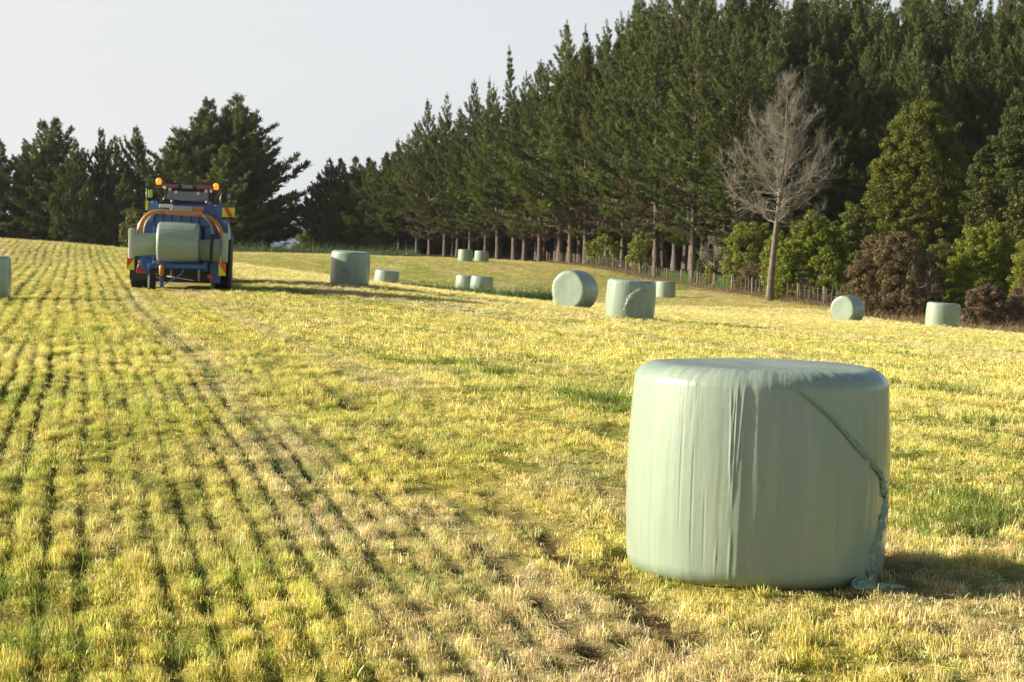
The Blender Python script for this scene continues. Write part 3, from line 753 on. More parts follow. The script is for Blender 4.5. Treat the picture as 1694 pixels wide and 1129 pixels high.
pp = [onb2(a, h, .05) for a, h in [(35, .82), (22, .88), (10, .85), (0, .72), (-6, .60), (-10, .48), (-14, .36), (-17, .25)]]
ribbon("film_flap", pp, [.03, .05, .06, .10, .17, .09, .04, .02], [Vector((p[0], p[1], 0)) for p in pp], M_wrap, b1, seed=9, across=7, fold=.5)
bale(948, 79, 1, "pale green bale lying on its side with its round end facing the camera", yaw=math.radians(-31), lying=True, sc=(1.04, 1.04, 1.02))
bale(936, 108, 2, "pale green bale mostly hidden behind the large bale lying on its side", yaw=2)
b2 = bale(578, 74, 3, "tall pale green bale with a puckered tear, standing right of the tractor", yaw=.6, sc=(.98, .98, 1.06))
pp = [onb2(a, h, .03) for a, h in [(-22, .62), (-18, .56), (-8, .55), (-2, .48), (-10, .40), (-20, .36)]]
ribbon("film_flap", pp, [.05, .12, .10, .12, .10, .04], [Vector((p[0], p[1], 0)) for p in pp], M_wrap, b2, seed=12, across=7, fold=.6)
bale(638, 119, 4, "low flattened pale green bale behind and right of the bale with the puckered tear", yaw=3, sc=(.98, .98, .72))
bale(795, 131, 0, "front bale of the touching pair of green bales in the dip by the long grass", yaw=4)
bale(769.5, 134, 1, "rear bale of the touching pair of green bales, half hidden by its neighbour", yaw=1.5, sc=(.95, .95, .95))
bale(769.5, 196, 2, "left one of the two tiny distant bales at the edge of the pine wood", yaw=2.5)
bale(796.5, 199, 3, "right one of the two tiny distant bales at the edge of the pine wood", yaw=.3, sc=(.95, .95, .9))
bale(1101, 152, 4, "upright pale green bale near the post and batten fence", yaw=.9, sc=(.98, .98, 1.06))
bale(1402, 106, 0, "pale green bale lying on its side in front of the brown bush", yaw=math.radians(-38), lying=True)
bale(1559, 87, 2, "upright pale green bale beside the low brown shrub at the right", yaw=4.2, sc=(1, 1, .96))
bale(-29, 54, 1, "pale green bale cut off by the left edge of the photo", yaw=.4)

# ------------------------------------------------------------------ tractor with baler wrapper
M_blue = simple_mat("blue_paint", (.022, .095, .31), rough=.35, var=.2, scale=3, coat=.3)
M_lblue = simple_mat("light_blue_paint", (.06, .19, .48), rough=.3, var=.15, coat=.4)
M_navy = simple_mat("navy_steel", (.012, .03, .09), rough=.5)
M_orange = simple_mat("orange_paint", (.50, .20, .025), rough=.35, coat=.3)
M_black = simple_mat("black_rubber", (.018, .017, .016), rough=.85, bump_s=.4)
M_steel = simple_mat("dusty_steel", (.28, .26, .23), rough=.45, metal=.4)
M_dark = simple_mat("dark_steel", (.035, .033, .03), rough=.6)
M_yel = simple_mat("reflective_yellow", (.75, .78, .03), rough=.4)
M_red = simple_mat("reflective_red", (.80, .07, .02), rough=.4)
M_white = simple_mat("white_plate", (.72, .70, .66), rough=.5)
M_grey = simple_mat("grey_plate", (.36, .38, .38), rough=.35)
M_glass = simple_mat("cab_glass", (.10, .11, .12), rough=.08, spec=.9)
M_roof = simple_mat("cab_roof_red", (.30, .045, .05), rough=.35, coat=.4)
M_beacon = simple_mat("beacon_lit", (.5, .13, .01), rough=.3, emit=((1, .24, .02), .9))
M_lamp = simple_mat("lamp_red", (.55, .02, .02), rough=.3)
M_film = simple_mat("stretched_film", (.42, .50, .37), rough=.25, var=.08, scale=4)
M_lime = simple_mat("lime_plastic", (.45, .80, .12), rough=.5)

MD = 62.0; K = MD / F_PX
mx0 = (292 - 847) * K
mz0 = tz(mx0, MD)
base_py = HORIZON + (CAM_Z - mz0) / K
mach = empty("baler_wrapper", (mx0, MD, mz0 - .03), (0, math.radians(1.6), math.radians(4)))
tag(mach, "blue baler wrapper trailer with orange arch and hazard boards carrying a wrapped bale", "farm machine")
def q(px, py): return ((px - 292) * K, (478.5 - py) * K)
def qb(mb, x0, y0, x1, y1, yy, dep, bev=.02):
    a = q(x0, y0); b = q(x1, y1)
    mb.box(((a[0] + b[0]) / 2, yy, (a[1] + b[1]) / 2), (abs(b[0] - a[0]), dep, abs(a[1] - b[1])), bev=bev)
def qt(mb, pts, yy, r, n=8):
    mb.tube([(q(a, b)[0], yy if not isinstance(yy, (list, tuple)) else yy[i], q(a, b)[1]) for i, (a, b) in enumerate(pts)], r, n)
# bale chamber
m = MB(); m.prism([q(*p) for p in [(224, 452), (222, 392), (240, 350), (256, 334), (344, 334), (360, 350), (371, 392), (368, 452)]], 1.2, 3.9)
m.build("bale_chamber", M_blue, mach)
m = MB()
qb(m, 250, 352, 338, 372, 1.12, .16); qb(m, 246, 372, 256, 432, 1.10, .20); qb(m, 332, 372, 344, 432, 1.10, .20)
m.build("tailgate_frame", M_blue, mach)
m = MB(); qb(m, 257, 373, 331, 430, 1.17, .06); m.build("tailgate_panel", M_navy, mach)
m = MB()
m.prism([q(*p) for p in [(232, 366), (238, 346), (240, 331), (252, 331), (258, 343), (276, 344), (276, 350), (250, 350), (244, 366)]], .98, 1.19)
m.build("shoulder_cover", M_lblue, mach)
m = MB()
m.prism([q(*p) for p in [(352, 352), (348, 336), (362, 334), (371, 372), (368, 430), (360, 430), (360, 372)]], .98, 1.19)
m.build("shoulder_cover", M_blue, mach)
m = MB(); m.lathe([(.13, -.5), (.16, -.45), (.16, .45), (.13, .5)], (q(296, 336)[0], 1.9, q(296, 337)[1]), 'Y', 16); m.build("top_roller", M_blue, mach)
m = MB(); qb(m, 243, 329, 352, 335, 1.2, .1); m.build("top_beam", M_navy, mach)
m = MB(); qb(m, 256, 336, 279, 342, .93, .03); qb(m, 273, 342, 279, 347, .93, .03); m.build("white_panel", M_white, mach)
m = MB(); qb(m, 280, 339, 312, 349, .90, .06); m.build("grey_plate", M_grey, mach)
m = MB(); qb(m, 313, 339, 330, 345, .92, .03); m.build("amber_strip", M_orange, mach)
def arc(pts, sub=6):
    out = []; n = len(pts)
    for i in range(n - 1):
        a, b, c, d = [Vector((*pts[max(0, min(n - 1, i + k))], 0)) for k in (-1, 0, 1, 2)]
        for s in range(sub):
            t = s / sub; v = .5 * ((2 * b) + (-a + c) * t + (2 * a - 5 * b + 4 * c - d) * t * t + (-a + 3 * b - 3 * c + d) * t ** 3); out.append((v.x, v.y))
    out.append(pts[-1]); return out
# body details: ribs, side braces, hoses, decals
for (x0, x1) in ((262, 264), (276, 278), (292, 294), (308, 310), (322, 324)):
    m = MB(); qb(m, x0, 353, x1, 371, 1.03, .03, .004); m.build("panel_rib", M_navy, mach)
m = MB(); qt(m, [(219, 388), (222, 372), (234, 352)], 1.0, .035); qt(m, [(216, 392), (215, 446)], .8, .03); m.build("side_brace", M_lblue, mach)
m = MB(); qt(m, [(373, 388), (370, 366), (362, 348)], 1.0, .035); m.build("side_brace", M_lblue, mach)
for i in range(5):
    m = MB(); qt(m, arc([(258 + i * 3, 333), (262 + i * 4, 329 - i % 2), (270 + i * 9, 331), (276 + i * 11, 336)]), 1.08, .012, 5); m.build("hydraulic_hose", M_dark, mach)
for (x, y) in ((245, 334), (277, 331), (335, 331), (340, 333)):
    a = q(x, y); m = MB(); m.lathe([(.02, -.04), (.05, -.02), (.05, .02), (.02, .04)], (a[0], 1.0, a[1]), 'Y', 10); m.build("fitting", M_steel, mach)
for i in range(4):
    m = MB(); qt(m, arc([(230 + i * 5, 446), (232 + i * 5, 455), (244 + i * 4, 458 - i), (250 + i * 3, 450)]), .1 + .03 * i, .014, 5); m.build("hydraulic_hose", M_dark, mach)
m = MB(); qb(m, 326, 442, 330, 462, -.02, .05); m.build("table_stay", M_steel, mach)
m = MB(); qb(m, 281, 443, 284, 458, -.02, .05); m.build("table_stay", M_steel, mach)
m = MB(); qt(m, [(276, 455), (320, 461)], -.05, .012, 5); m.build("cable", M_white, mach)
# wrapping arch
m = MB(); qt(m, arc([(224, 402), (229, 374), (240, 356), (258, 349), (295, 351), (332, 353), (350, 361), (360, 374), (364, 392)]), .25, .065, 10); m.build("wrapping_arch", M_orange, mach)
m = MB(); qb(m, 272, 346, 331, 354, .24, .17, .02); m.build("arch_bracket", M_orange, mach)
m = MB(); qt(m, arc([(250, 353), (240, 364), (235, 376), (234, 392)]), .40, .028); m.build("film_arm", M_steel, mach)
m = MB(); qt(m, arc([(334, 353), (343, 364), (348, 378), (349, 392), (347, 432)]), .05, .035); m.build("film_arm", M_steel, mach)
m = MB(); qt(m, [(349, 384), (347, 434)], -.02, .05); m.build("film_arm_post", M_dark, mach)
# film rolls and stretched film
m = MB(); m.lathe([(.06, 0), (.075, .02), (.075, .80), (.06, .82)], (q(217, 425)[0], .2, q(217, 425)[1]), 'Z', 16); m.build("film_roll", M_film, mach)
m = MB(); m.lathe([(.08, 0), (.095, .02), (.095, .82), (.08, .84)], (q(369, 430)[0], .2, q(369, 430)[1]), 'Z', 16); m.build("film_roll", M_film, mach)
def sheet(c0, c1, y0, y1, n=10):
    (xa, za0, za1), (xb, zb0, zb1) = c0, c1
    mm = MB()
    for side in (0,):
        V = []; F = []
        for i in range(n + 1):
            t = i / n; x = xa + (xb - xa) * t; y = y0 + (y1 - y0) * t + .03 * math.sin(t * 3.1)
            V += [(x, y, za0 + (zb0 - za0) * t), (x, y, za1 + (zb1 - za1) * t), (x, y + .004, za1 + (zb1 - za1) * t), (x, y + .004, za0 + (zb0 - za0) * t)]
        for i in range(n):
            b = 4 * i
            for k in range(4): F.append((b + k, b + (k + 1) % 4, b + 4 + (k + 1) % 4, b + 4 + k))
        mm.add(V, F, True)
    return mm
sheet((q(217, 0)[0], q(0, 424)[1], q(0, 386)[1]), (q(262, 0)[0], q(0, 420)[1], q(0, 384)[1]), .12, .35).build("stretched_film", M_film, mach)
sheet((q(326, 0)[0], q(0, 428)[1], q(0, 394)[1]), (q(369, 0)[0], q(0, 430)[1], q(0, 391)[1]), .40, .10).build("stretched_film", M_film, mach)
m = MB(); qb(m, 211, 378, 216, 428, .15, .06); m.build("roll_post", M_white, mach)
m = MB(); qt(m, [(363, 392), (362, 448)], .18, .04); m.build("roll_post", M_steel, mach)
m = MB(); qb(m, 361.5, 420, 364, 440, .12, .03, .0); m.build("warning_tape", M_yel, mach)
m = MB(); qt(m, arc([(366, 362), (374, 368), (376, 390), (375, 432)]), .5, .03); m.build("side_guard", M_steel, mach)
m = MB(); qb(m, 374, 392, 379, 468, .9, .9, .03); m.build("side_panel", M_dark, mach)
# wrapping table
m = MB(); qb(m, 246, 434, 340, 442, -.12, .16, .03); qb(m, 243, 430, 250, 446, .25, .3, .02); qb(m, 334, 430, 342, 446, .25, .3, .02); m.build("wrapping_table", M_blue, mach)
for yy in (.02, .62):
    m = MB(); m.lathe([(.05, -.72), (.065, -.70), (.065, .70), (.05, .72)], (q(293, 0)[0], yy, q(0, 434)[1]), 'X', 16); m.build("table_roller", M_dark, mach)
m = MB(); qb(m, 226, 430, 245, 452, .6, .3); m.build("side_frame", M_blue, mach)
m = MB(); qb(m, 343, 428, 362, 466, .6, .3); m.build("side_frame", M_blue, mach)
m = MB(); qb(m, 243, 443, 345, 466, .9, .6, .05); m.build("chassis", M_dark, mach)
m = MB(); qb(m, 246, 441, 342, 448, .40, .2, .03); m.build("cross_beam", M_navy, mach)
m = MB(); qt(m, [(268, 450), (268, 474)], -.15, .06); m.build("steering_post", M_blue, mach)
m = MB(); m.lathe([(.04, 0), (.07, .03), (.07, .28), (.04, .31)], (q(268, 0)[0], -.28, q(0, 454)[1]), 'Z', 16); m.build("orange_float", M_orange, mach)
m = MB(); qt(m, arc([(304, 441), (300, 450), (288, 459), (272, 468)]), [-.1 - .004 * i for i in range(19)], .022); m.build("hose", M_lblue, mach)
def wheel(name, cx, cy, r, w, parent, rimr=.55):
    t = empty(name, (0, 0, 0)); t.parent = parent; t.location = (cx, cy, r)
    a = MB(); pr = [(r * rimr, -w * .42), (r * .86, -w * .5), (r * .97, -w * .40), (r, -w * .2), (r, w * .2), (r * .97, w * .40), (r * .86, w * .5), (r * rimr, w * .42)]
    a.lathe(pr, (0, 0, 0), 'X', 36)
    nl = 22
    for k in range(nl):
        an = 2 * math.pi * k / nl
        for s in (-1, 1):
            a.box((s * w * .22, math.cos(an + s * .07) * r * 1.0, math.sin(an + s * .07) * r * 1.0), (w * .46, .05 * r / .5, .05 * r / .5), rot=(an, 0, 0))
    a.build("tyre", M_black, t)
    a = MB(); a.lathe([(r * rimr * .3, -w * .3), (r * rimr, -w * .44), (r * rimr, w * .44), (r * rimr * .3, w * .3)], (0, 0, 0), 'X', 24); a.build("rim", M_steel, t)
    return t
wheel("wheel", q(222, 0)[0], 1.7, .52, .50, mach); wheel("wheel", q(362, 0)[0], 1.7, .52, .48, mach)
t = wheel("caster_wheel", q(256, 0)[0], -.95, .25, .19, mach); t.rotation_euler = (0, 0, math.radians(12))
m = MB(); qt(m, [(256, 465), (258, 456), (264, 456), (268, 462)], [-.95, -.95, -.5, -.15], .03); m.build("caster_fork", M_steel, mach)
m = MB(); qb(m, 208, 447, 238, 464, 1.05, .03); m.build("mudflap", M_dark, mach)
m = MB(); qb(m, 345, 456, 377, 470, 1.05, .03); m.build("mudflap", M_dark, mach)
def hazard(x0, y0, x1, y1, yy, kind):
    m = MB(); qb(m, x0, y0, x1, y1, yy, .02, 0); bd = m.build("hazard_board", M_yel, mach)
    a, b = q(x0, y0), q(x1, y1); X0, X1, Z1, Z0 = a[0], b[0], a[1], b[1]
    W_, H_ = X1 - X0, Z1 - Z0; polys = []
    if kind == 0: polys = [[(0, 1), (1, 1), (0, 0.12)]]
    elif kind == 1: polys = [[(0, 1), (1, 1), (1, .1)]]
    else: polys = [[(.12, 1), (.48, 1), (.88, 0), (.5, 0)]]
    mm = MB()
    for p in polys:
        mm.prism([(X0 + u * W_, Z0 + v * H_) for u, v in reversed(p)], yy - .016, yy - .012)
    mm.build("red_stripe", M_red, bd)
hazard(210, 427, 222, 446, -.05, 0); hazard(360.5, 431, 372.5, 452, -.05, 1); hazard(361, 339, 382, 355, .9, 2); hazard(233, 331, 238, 347, .9, 3) if False else None
m = MB(); qb(m, 232.5, 331, 237.5, 347, .95, .03, 0); m.build("yellow_board", M_yel, mach)
m = MB(); qb(m, 360, 355, 382, 358, .93, .05); m.build("board_bracket", M_dark, mach)
for (x0, y0, x1, y1) in ((225, 444, 237, 451), (342, 451, 352, 458)):
    m = MB(); qb(m, x0, y0, x1, y1, .0, .06, .02); m.build("tail_lamp", M_lamp, mach)
m = MB(); qt(m, [(231, 434), (227, 443)], 0.0, .025); qt(m, [(231, 434), (237, 444)], 0.0, .025); qb(m, 228, 429, 235, 436, 0, .08, .03); m.build("valve_block", M_steel, mach)
m = MB(); qb(m, 285, 448, 300, 462, 3.9 + 1.2, 2.6, .05); m.build("drawbar", M_navy, mach)
m = MB()
for k in range(26):
    qt(m, [(272 + k * 3.3, 464), (272.5 + k * 3.3, 471.5)], 2.9, .008, 4)
m.build("pickup_tines", M_steel, mach)
for (a, b) in (((262, 322), (259, 336)), ((268, 320), (267, 336)), ((357, 315), (355, 335))):
    m = MB(); qt(m, [a, ((a[0] + b[0]) / 2 - 1, (a[1] + b[1]) / 2), b], 1.6, .022, 6); m.build("hydraulic_hose", M_steel, mach)

# bale resting on the wrapping table
V, F = bale_mesh("wrap", D=1.18, H=1.19, nseg=96, nring=46, seed=33, amp=.025)
o = mesh_np("wrapped_bale", V, F, M_wrap, True)
c = mach.matrix_world if False else None
Mm = Matrix.Translation(mach.location) @ mach.rotation_euler.to_matrix().to_4x4()
cx_, cz_ = q(292.5, 401.5)
o.matrix_world = Mm @ Matrix.Translation((cx_, .25, cz_ + .03)) @ Matrix.Rotation(math.radians(90), 4, 'Y') @ Matrix.Rotation(.9, 4, 'Z') @ Matrix.Translation((0, 0, -.595))
tag(o, "freshly wrapped green bale lying on the table of the blue baler behind the tractor", "bale")

# tractor
TD = 70.0; KT = TD / F_PX
tx0 = (306 - 847) * KT; tz0 = tz(tx0, TD)
trac = empty("tractor", (tx0, TD, tz0 - .02), (0, math.radians(1.6), math.radians(4)))
tag(trac, "tractor with red roof edge and lit orange beacons ahead of the blue baler", "tractor")
hp = CAM_Z - tz0
def r_(px, py): return ((px - 306) * KT, (HORIZON - py) * KT + hp)
def rb(mb, x0, y0, x1, y1, yy, dep, bev=.03):
    a = r_(x0, y0); b = r_(x1, y1); mb.box(((a[0] + b[0]) / 2, yy, (a[1] + b[1]) / 2), (abs(b[0] - a[0]), dep, abs(a[1] - b[1])), bev=bev)
m = MB(); rb(m, 264, 306, 350, 314, .75, 1.5, .05); m.build("cab_roof", M_dark, trac)
m = MB(); rb(m, 265, 304.5, 292, 311, -.02, .10, .02); m.build("roof_edge", M_roof, trac)
m = MB(); rb(m, 322, 305.5, 350, 312, -.02, .10, .02); m.build("roof_edge", M_roof, trac)
m = MB(); rb(m, 297, 303, 317, 313, -.05, .06, .01); sg = m.build("roof_sign", M_dark, trac)
m = MB()
for k in range(7): rb(m, 298.6 + k * 2.5, 305.0 if k else 303.8, 300.3 + k * 2.5, 311, -.085, .01, 0)
m.build("lettering", M_grey, sg)
m = MB(); rb(m, 272, 314, 344, 352, .7, 1.35, .05); m.build("cab_glass", M_glass, trac)
for x in (271, 343):
    for yy in (-.02, 1.4):
        m = MB(); rb(m, x, 313, x + 3, 395, yy, .06, .01); m.build("cab_pillar", M_dark, trac)
m = MB(); rb(m, 268, 352, 348, 400, .7, 1.5, .08); m.build("cab_body", M_dark, trac)
for (x, y) in ((259.5, 301), (353.5, 307)):
    a = r_(x, y); m = MB(); m.lathe([(.05, -.10), (.085, -.08), (.09, .04), (.06, .10), (.01, .115)], (a[0], .05, a[1]), 'Z', 16)
    bc = m.build("beacon", M_beacon, trac)
    m = MB(); m.box((a[0] + (.08 if x < 300 else -.08), .05, a[1] - .12), (.26, .06, .05), bev=.01); m.build("beacon_bracket", M_dark, bc)
for (x, y) in ((271, 311), (279, 313.5), (289, 318), (325, 319), (338, 315), (346, 314.5)):
    a = r_(x, y); m = MB(); m.lathe([(.03, .06), (.055, .03), (.055, -.02), (.04, -.03)], (a[0], -.10, a[1]), 'Y', 14); m.build("work_lamp", M_white, trac)
m = MB(); rb(m, 241, 314.5, 248.5, 328, .3, .08, .03); m.build("mirror", M_lime, trac)
m = MB(); a = r_(239, 312); b = r_(239, 334); m.tube([(a[0], .3, a[1]), (b[0], .3, b[1]), (b[0] + .5, .4, b[1] - .2)], .025); m.build("mirror_arm", M_steel, trac)
a = r_(374, 322); m = MB(); m.box((a[0], .3, a[1]), (.10, .05, .16), bev=.02); m.build("mirror", M_grey, trac)
b = r_(346, 330); m = MB(); m.tube([(a[0], .32, a[1] - .06), (b[0], .4, b[1])], .015, 6); m.build("mirror_arm", M_dark, trac)
a = r_(356, 312); b = r_(352, 333); m = MB(); m.tube([(a[0] + .06, .6, a[1] + .03), (a[0], .6, a[1] - .1), (b[0], .6, b[1])], .03); m.build("exhaust_pipe", M_steel, trac)
m = MB(); rb(m, 285, 345, 327, 400, 2.9, 2.6, .12); m.build("bonnet", M_roof, trac)
for s in (-1, 1):
    wheel("rear_wheel", s * .95, .3, .92, .60, trac); wheel("front_wheel", s * .9, 3.1, .68, .48, trac)
    m = MB(); m.box((s * .98, .3, 1.55), (.55, 1.3, .06), bev=.02); m.build("fender", M_roof, trac)
m = MB(); m.box((0, 1.6, .8), (.5, 3.6, .5), bev=.05); m.build("chassis", M_dark, trac)

# ------------------------------------------------------------------ trees
M_needle = leaf_mat("pine_needles", (.042, .066, .016), (.17, .21, .045), trans=.28, objvar=.2, gloss=.03)
M_needle_dead = leaf_mat("dead_twigs", (.065, .052, .036), (.15, .12, .08), trans=.1, objvar=.2, gloss=0)
M_bark = bark_mat("pine_bark", (.055, .045, .036), (.19, .155, .12))
M_bark_grey = bark_mat("grey_bark", (.085, .07, .055), (.26, .21, .16), 12)

def tube_np(paths, n=5):
    """paths: list of (pts (m,3), radii (m,)) -> one mesh"""
    VV = []; FF = []; off = 0
    an = np.arange(n) * 2 * np.pi / n
    for pts, rad in paths:
        pts = np.asarray(pts, float); m = len(pts)
        tg = np.gradient(pts, axis=0); tg /= np.linalg.norm(tg, axis=1)[:, None] + 1e-9
        ref = np.array([0, 0, 1.]) if abs(tg[0, 2]) < .8 else np.array([1., 0, 0])
        a = np.cross(tg, ref); a /= np.linalg.norm(a, axis=1)[:, None] + 1e-9; b = np.cross(a, tg)
        V = pts[:, None] + (a[:, None] * np.cos(an)[None, :, None] + b[:, None] * np.sin(an)[None, :, None]) * np.asarray(rad)[:, None, None]
        i = np.arange(m * n).reshape(m, n) + off; j = np.roll(i, -1, 1)
        VV.append(V.reshape(-1, 3)); FF.append(np.stack([i[:-1], j[:-1], j[1:], i[1:]], -1).reshape(-1, 4)); off += m * n
    return np.concatenate(VV), np.concatenate(FF)

def sprays(cent, dirs, size, wid, nleaf, r, spread=.75, upbias=.25):
    """clusters of slim needle tufts (triangles) at each centre"""
    n = len(cent)
    c = np.repeat(cent, nleaf, 0); d = np.repeat(dirs, nleaf, 0) + r.normal(0, spread, (n * nleaf, 3)); d[:, 2] += upbias
    d /= np.linalg.norm(d, axis=1)[:, None] + 1e-9
    s = np.repeat(size, nleaf) * r.uniform(.6, 1.25, n * nleaf)
    sd = np.cross(d, r.normal(0, 1, (n * nleaf, 3))); sd /= np.linalg.norm(sd, axis=1)[:, None] + 1e-9
    w = np.repeat(wid, nleaf) * r.uniform(.7, 1.3, n * nleaf)
    c = c + r.normal(0, .06, c.shape)
    p0 = c - sd * w[:, None] * .35; p1 = c + sd * w[:, None] * .35
    p2 = c + d * s[:, None] * .6 + sd * w[:, None] * .5; p3 = c + d * s[:, None]; p4 = c + d * s[:, None] * .6 - sd * w[:, None] * .5
    V = np.stack([p0, p1, p2, p3, p4], 1).reshape(-1, 3)
    F = np.arange(n * nleaf * 5).reshape(-1, 5)
    return V, F

def pine(seed, H=24., R=3.2, base=.16, dens=1.0, top_sharp=1.0, spiky=0.):
    """returns dict of meshes for one pine; height H, widest crown radius R"""
    r = np.random.default_rng(seed)
    lobe_a = r.uniform(0, 6.28); zz = np.linspace(0, H * .985, 14); wob = np.cumsum(r.normal(0, .05, (14, 2)), 0) * np.linspace(0, 1, 14)[:, None]
    tr_pts = np.c_[wob, zz]; r0 = .0115 * H + .05
    tr_r = r0 * (1 - zz / H) ** 1.15 + .012; tr_r[0] *= 1.35
    paths = [(tr_pts, tr_r)]
    limbs = []; cen = []; dr = []; sz = []; shd = []; dead_c = []; dead_d = []
    z = H * base * .75; az = r.uniform(0, 6.28)
    while z < H * .965:
        t = (z - H * base) / (H * (1 - base))
        nb = int(r.integers(3, 6)); az += 1.1
        for b in range(nb):
            a = az + b * 6.283 / nb + r.normal(0, .25)
            tt = max(t, 0)
            prof = max(0, 1 - tt * 1.02) ** (1.0 * top_sharp) * (1 - .5 * tt ** 5) * (.72 + .5 * min(1, tt / .22)) * 1.0 + .02
            L = R * prof * r.choice([.55, .8, 1.0, 1.15, 1.42], p=[.22, .25, .25, .18, .1]) * (1 + .22 * math.cos(a - lobe_a) * math.sin(6 * tt + lobe_a)) + .22
            if t < .0: L = R * r.uniform(.3, .7)
            e0 = .12 + .62 * tt + r.normal(0, .12); e1 = e0 + .40 + .45 * tt; shade = r.beta(1.6, 1.6)
            if tt < .25: e0 -= .22; e1 -= .1
            m = 6; s = np.linspace(0, 1, m); el = e0 + (e1 - e0) * s
            dx = np.cos(el) * L / (m - 1); dz = np.sin(el) * L / (m - 1)
            aa = a + np.cumsum(r.normal(0, .06, m))
            px = np.interp(z, zz, tr_pts[:, 0]) + np.r_[0, np.cumsum((dx * np.cos(aa))[:-1])]; py = np.interp(z, zz, tr_pts[:, 1]) + np.r_[0, np.cumsum((dx * np.sin(aa))[:-1])]
            pz = z + np.r_[0, np.cumsum(dz[:-1])]
            pts = np.c_[px, py, pz]
            limbs.append((pts[::2] if m > 4 else pts, (.012 + .014 * L) * np.array([1, .6, .25])))
            dead = t < .10 and r.uniform() < .6 - 4 * max(t, 0)
            ns = max(3, int(L * 5.4 * dens)) + 1
            for k in range(ns):
                q_ = (.28 + .72 * (k + r.uniform()) / ns) if not dead else r.uniform(.2, 1)
                p = np.array([np.interp(q_, s, pts[:, i]) for i in range(3)])
                di = np.array([math.cos(a), math.sin(a), math.tan(e0 + (e1 - e0) * q_)]); di /= np.linalg.norm(di)
                # side shoots
                off = np.cross(di, [0, 0, 1.]) * r.normal(0, .15 * L * (1.15 - q_) + .05)
                p = p + off + np.array([0, 0, r.normal(.04, .07)])
                if dead: dead_c.append(p); dead_d.append(di + np.array([0, 0, -.1]))
                else:
                    cen.append(p); dr.append(di * .8 + off * .6 + np.array([0, 0, .25])); sz.append(max(.42, 1.05 - .62 * tt ** 1.5)); shd.append(shade)
        z += (.60 - .16 * max(t, 0)) * r.uniform(.7, 1.3) * (H / 24) ** .5 * (1.35 if t > .82 else 1)
    for k in range(7):   # leader
        cen.append(np.array([tr_pts[-1, 0], tr_pts[-1, 1], H * .965 + k * .012 * H * .5])); dr.append(np.array([0, 0, 1.])); sz.append(.38); shd.append(.5)
    cen = np.array(cen); dr = np.array(dr); sz = np.array(sz)
    V, F = sprays(cen, dr, .46 * sz, .068 * sz, 15, r, .50, .30)
    v = np.clip(np.repeat(np.array(shd) * .6 + .15 * r.uniform(size=len(cen)), 15 * 5) + np.repeat(r.uniform(0, .25, len(cen) * 15), 5), 0, 1)
    out = dict(crown=(V, F, v))
    if len(dead_c):
        dV, dF = sprays(np.array(dead_c), np.array(dead_d), np.full(len(dead_c), .55), np.full(len(dead_c), .05), 9, r, .7, -.05)
        out['dead'] = (dV, dF, np.repeat(r.uniform(0, 1, len(dead_c) * 9), 5))
    out['trunk'] = tube_np(paths, 10); out['limbs'] = tube_np(limbs, 4)
    return out

def pine_proto(seed, **kw):
    d = pine(seed, **kw)
    V, F, v = d['crown']; cr = mesh_np("crown", V, F, M_needle, False, attrs={'v': ('FLOAT', v)}, linkit=False).data
    tv, tf = d['trunk']; tr = mesh_np("trunk", tv, tf, M_bark, True, linkit=False).data
    lv, lf = d['limbs']; lm = mesh_np("limbs", lv, lf, M_bark, True, linkit=False).data
    de = None
    if 'dead' in d:
        a, b, c = d['dead']; de = mesh_np("dead_branches", a, b, M_needle_dead, False, attrs={'v': ('FLOAT', c)}, linkit=False).data
    return dict(crown=cr, trunk=tr, limbs=lm, dead_branches=de, H=kw.get('H', 24.), R=kw.get('R', 3.2))

def place_tree(pr, x, y, H, wr, label, cat, group, name="pine_tree", rz=None, parts=("trunk", "crown", "limbs", "dead_branches"), lean=0., mats=None):
    z = tz(x, y)
    rt = empty(name, (x, y, z - .08), (random.gauss(0, .014), lean + random.gauss(0, .014), random.uniform(0, 6.28) if rz is None else rz))
    if lean: rt.rotation_euler = (0, lean, 0)
    s = H / pr['H']; rt.scale = (s * wr, s * wr, s)
    tag(rt, label, cat, group)
    for p in parts:
        if pr.get(p) is None: continue
        o = bpy.data.objects.new(p, pr[p]); link(o, rt)
        if lean and rz is not None: o.rotation_euler = (0, 0, rz)
    return rt

forest = [pine_proto(300 + i, H=h, R=rr, base=bs, dens=dn, top_sharp=ts) for i, (h, rr, bs, dn, ts) in enumerate(
    [(24, 5.2, .17, 1.0, .85), (25, 4.6, .20, 1.0, .72), (23, 5.6, .15, .95, .95), (26, 4.9, .22, 1.05, .8), (22, 4.3, .18, 1.0, 1.05), (24, 4.0, .24, .8, .65), (25, 5.6, .16, 1.1, 1.15), (23, 4.6, .2, .9, .9)])]
belt = [pine_proto(330 + i, H=h, R=rr, base=bs, dens=dn, top_sharp=ts) for i, (h, rr, bs, dn, ts) in enumerate(
    [(14, 4.1, .03, 1.15, .8), (15, 3.7, .02, 1.15, .7), (13, 4.4, .05, 1.1, .9)])]
thin = pine_proto(350, H=22, R=1.9, base=.3, dens=.55, top_sharp=1.0)

def ytop_to_H(px, ytop, d):
    x = (px - 847) / F_PX * d
    return x, CAM_Z - (ytop - HORIZON) / F_PX * d - tz(x, d)

GW = "pines of the dark wood on the right"
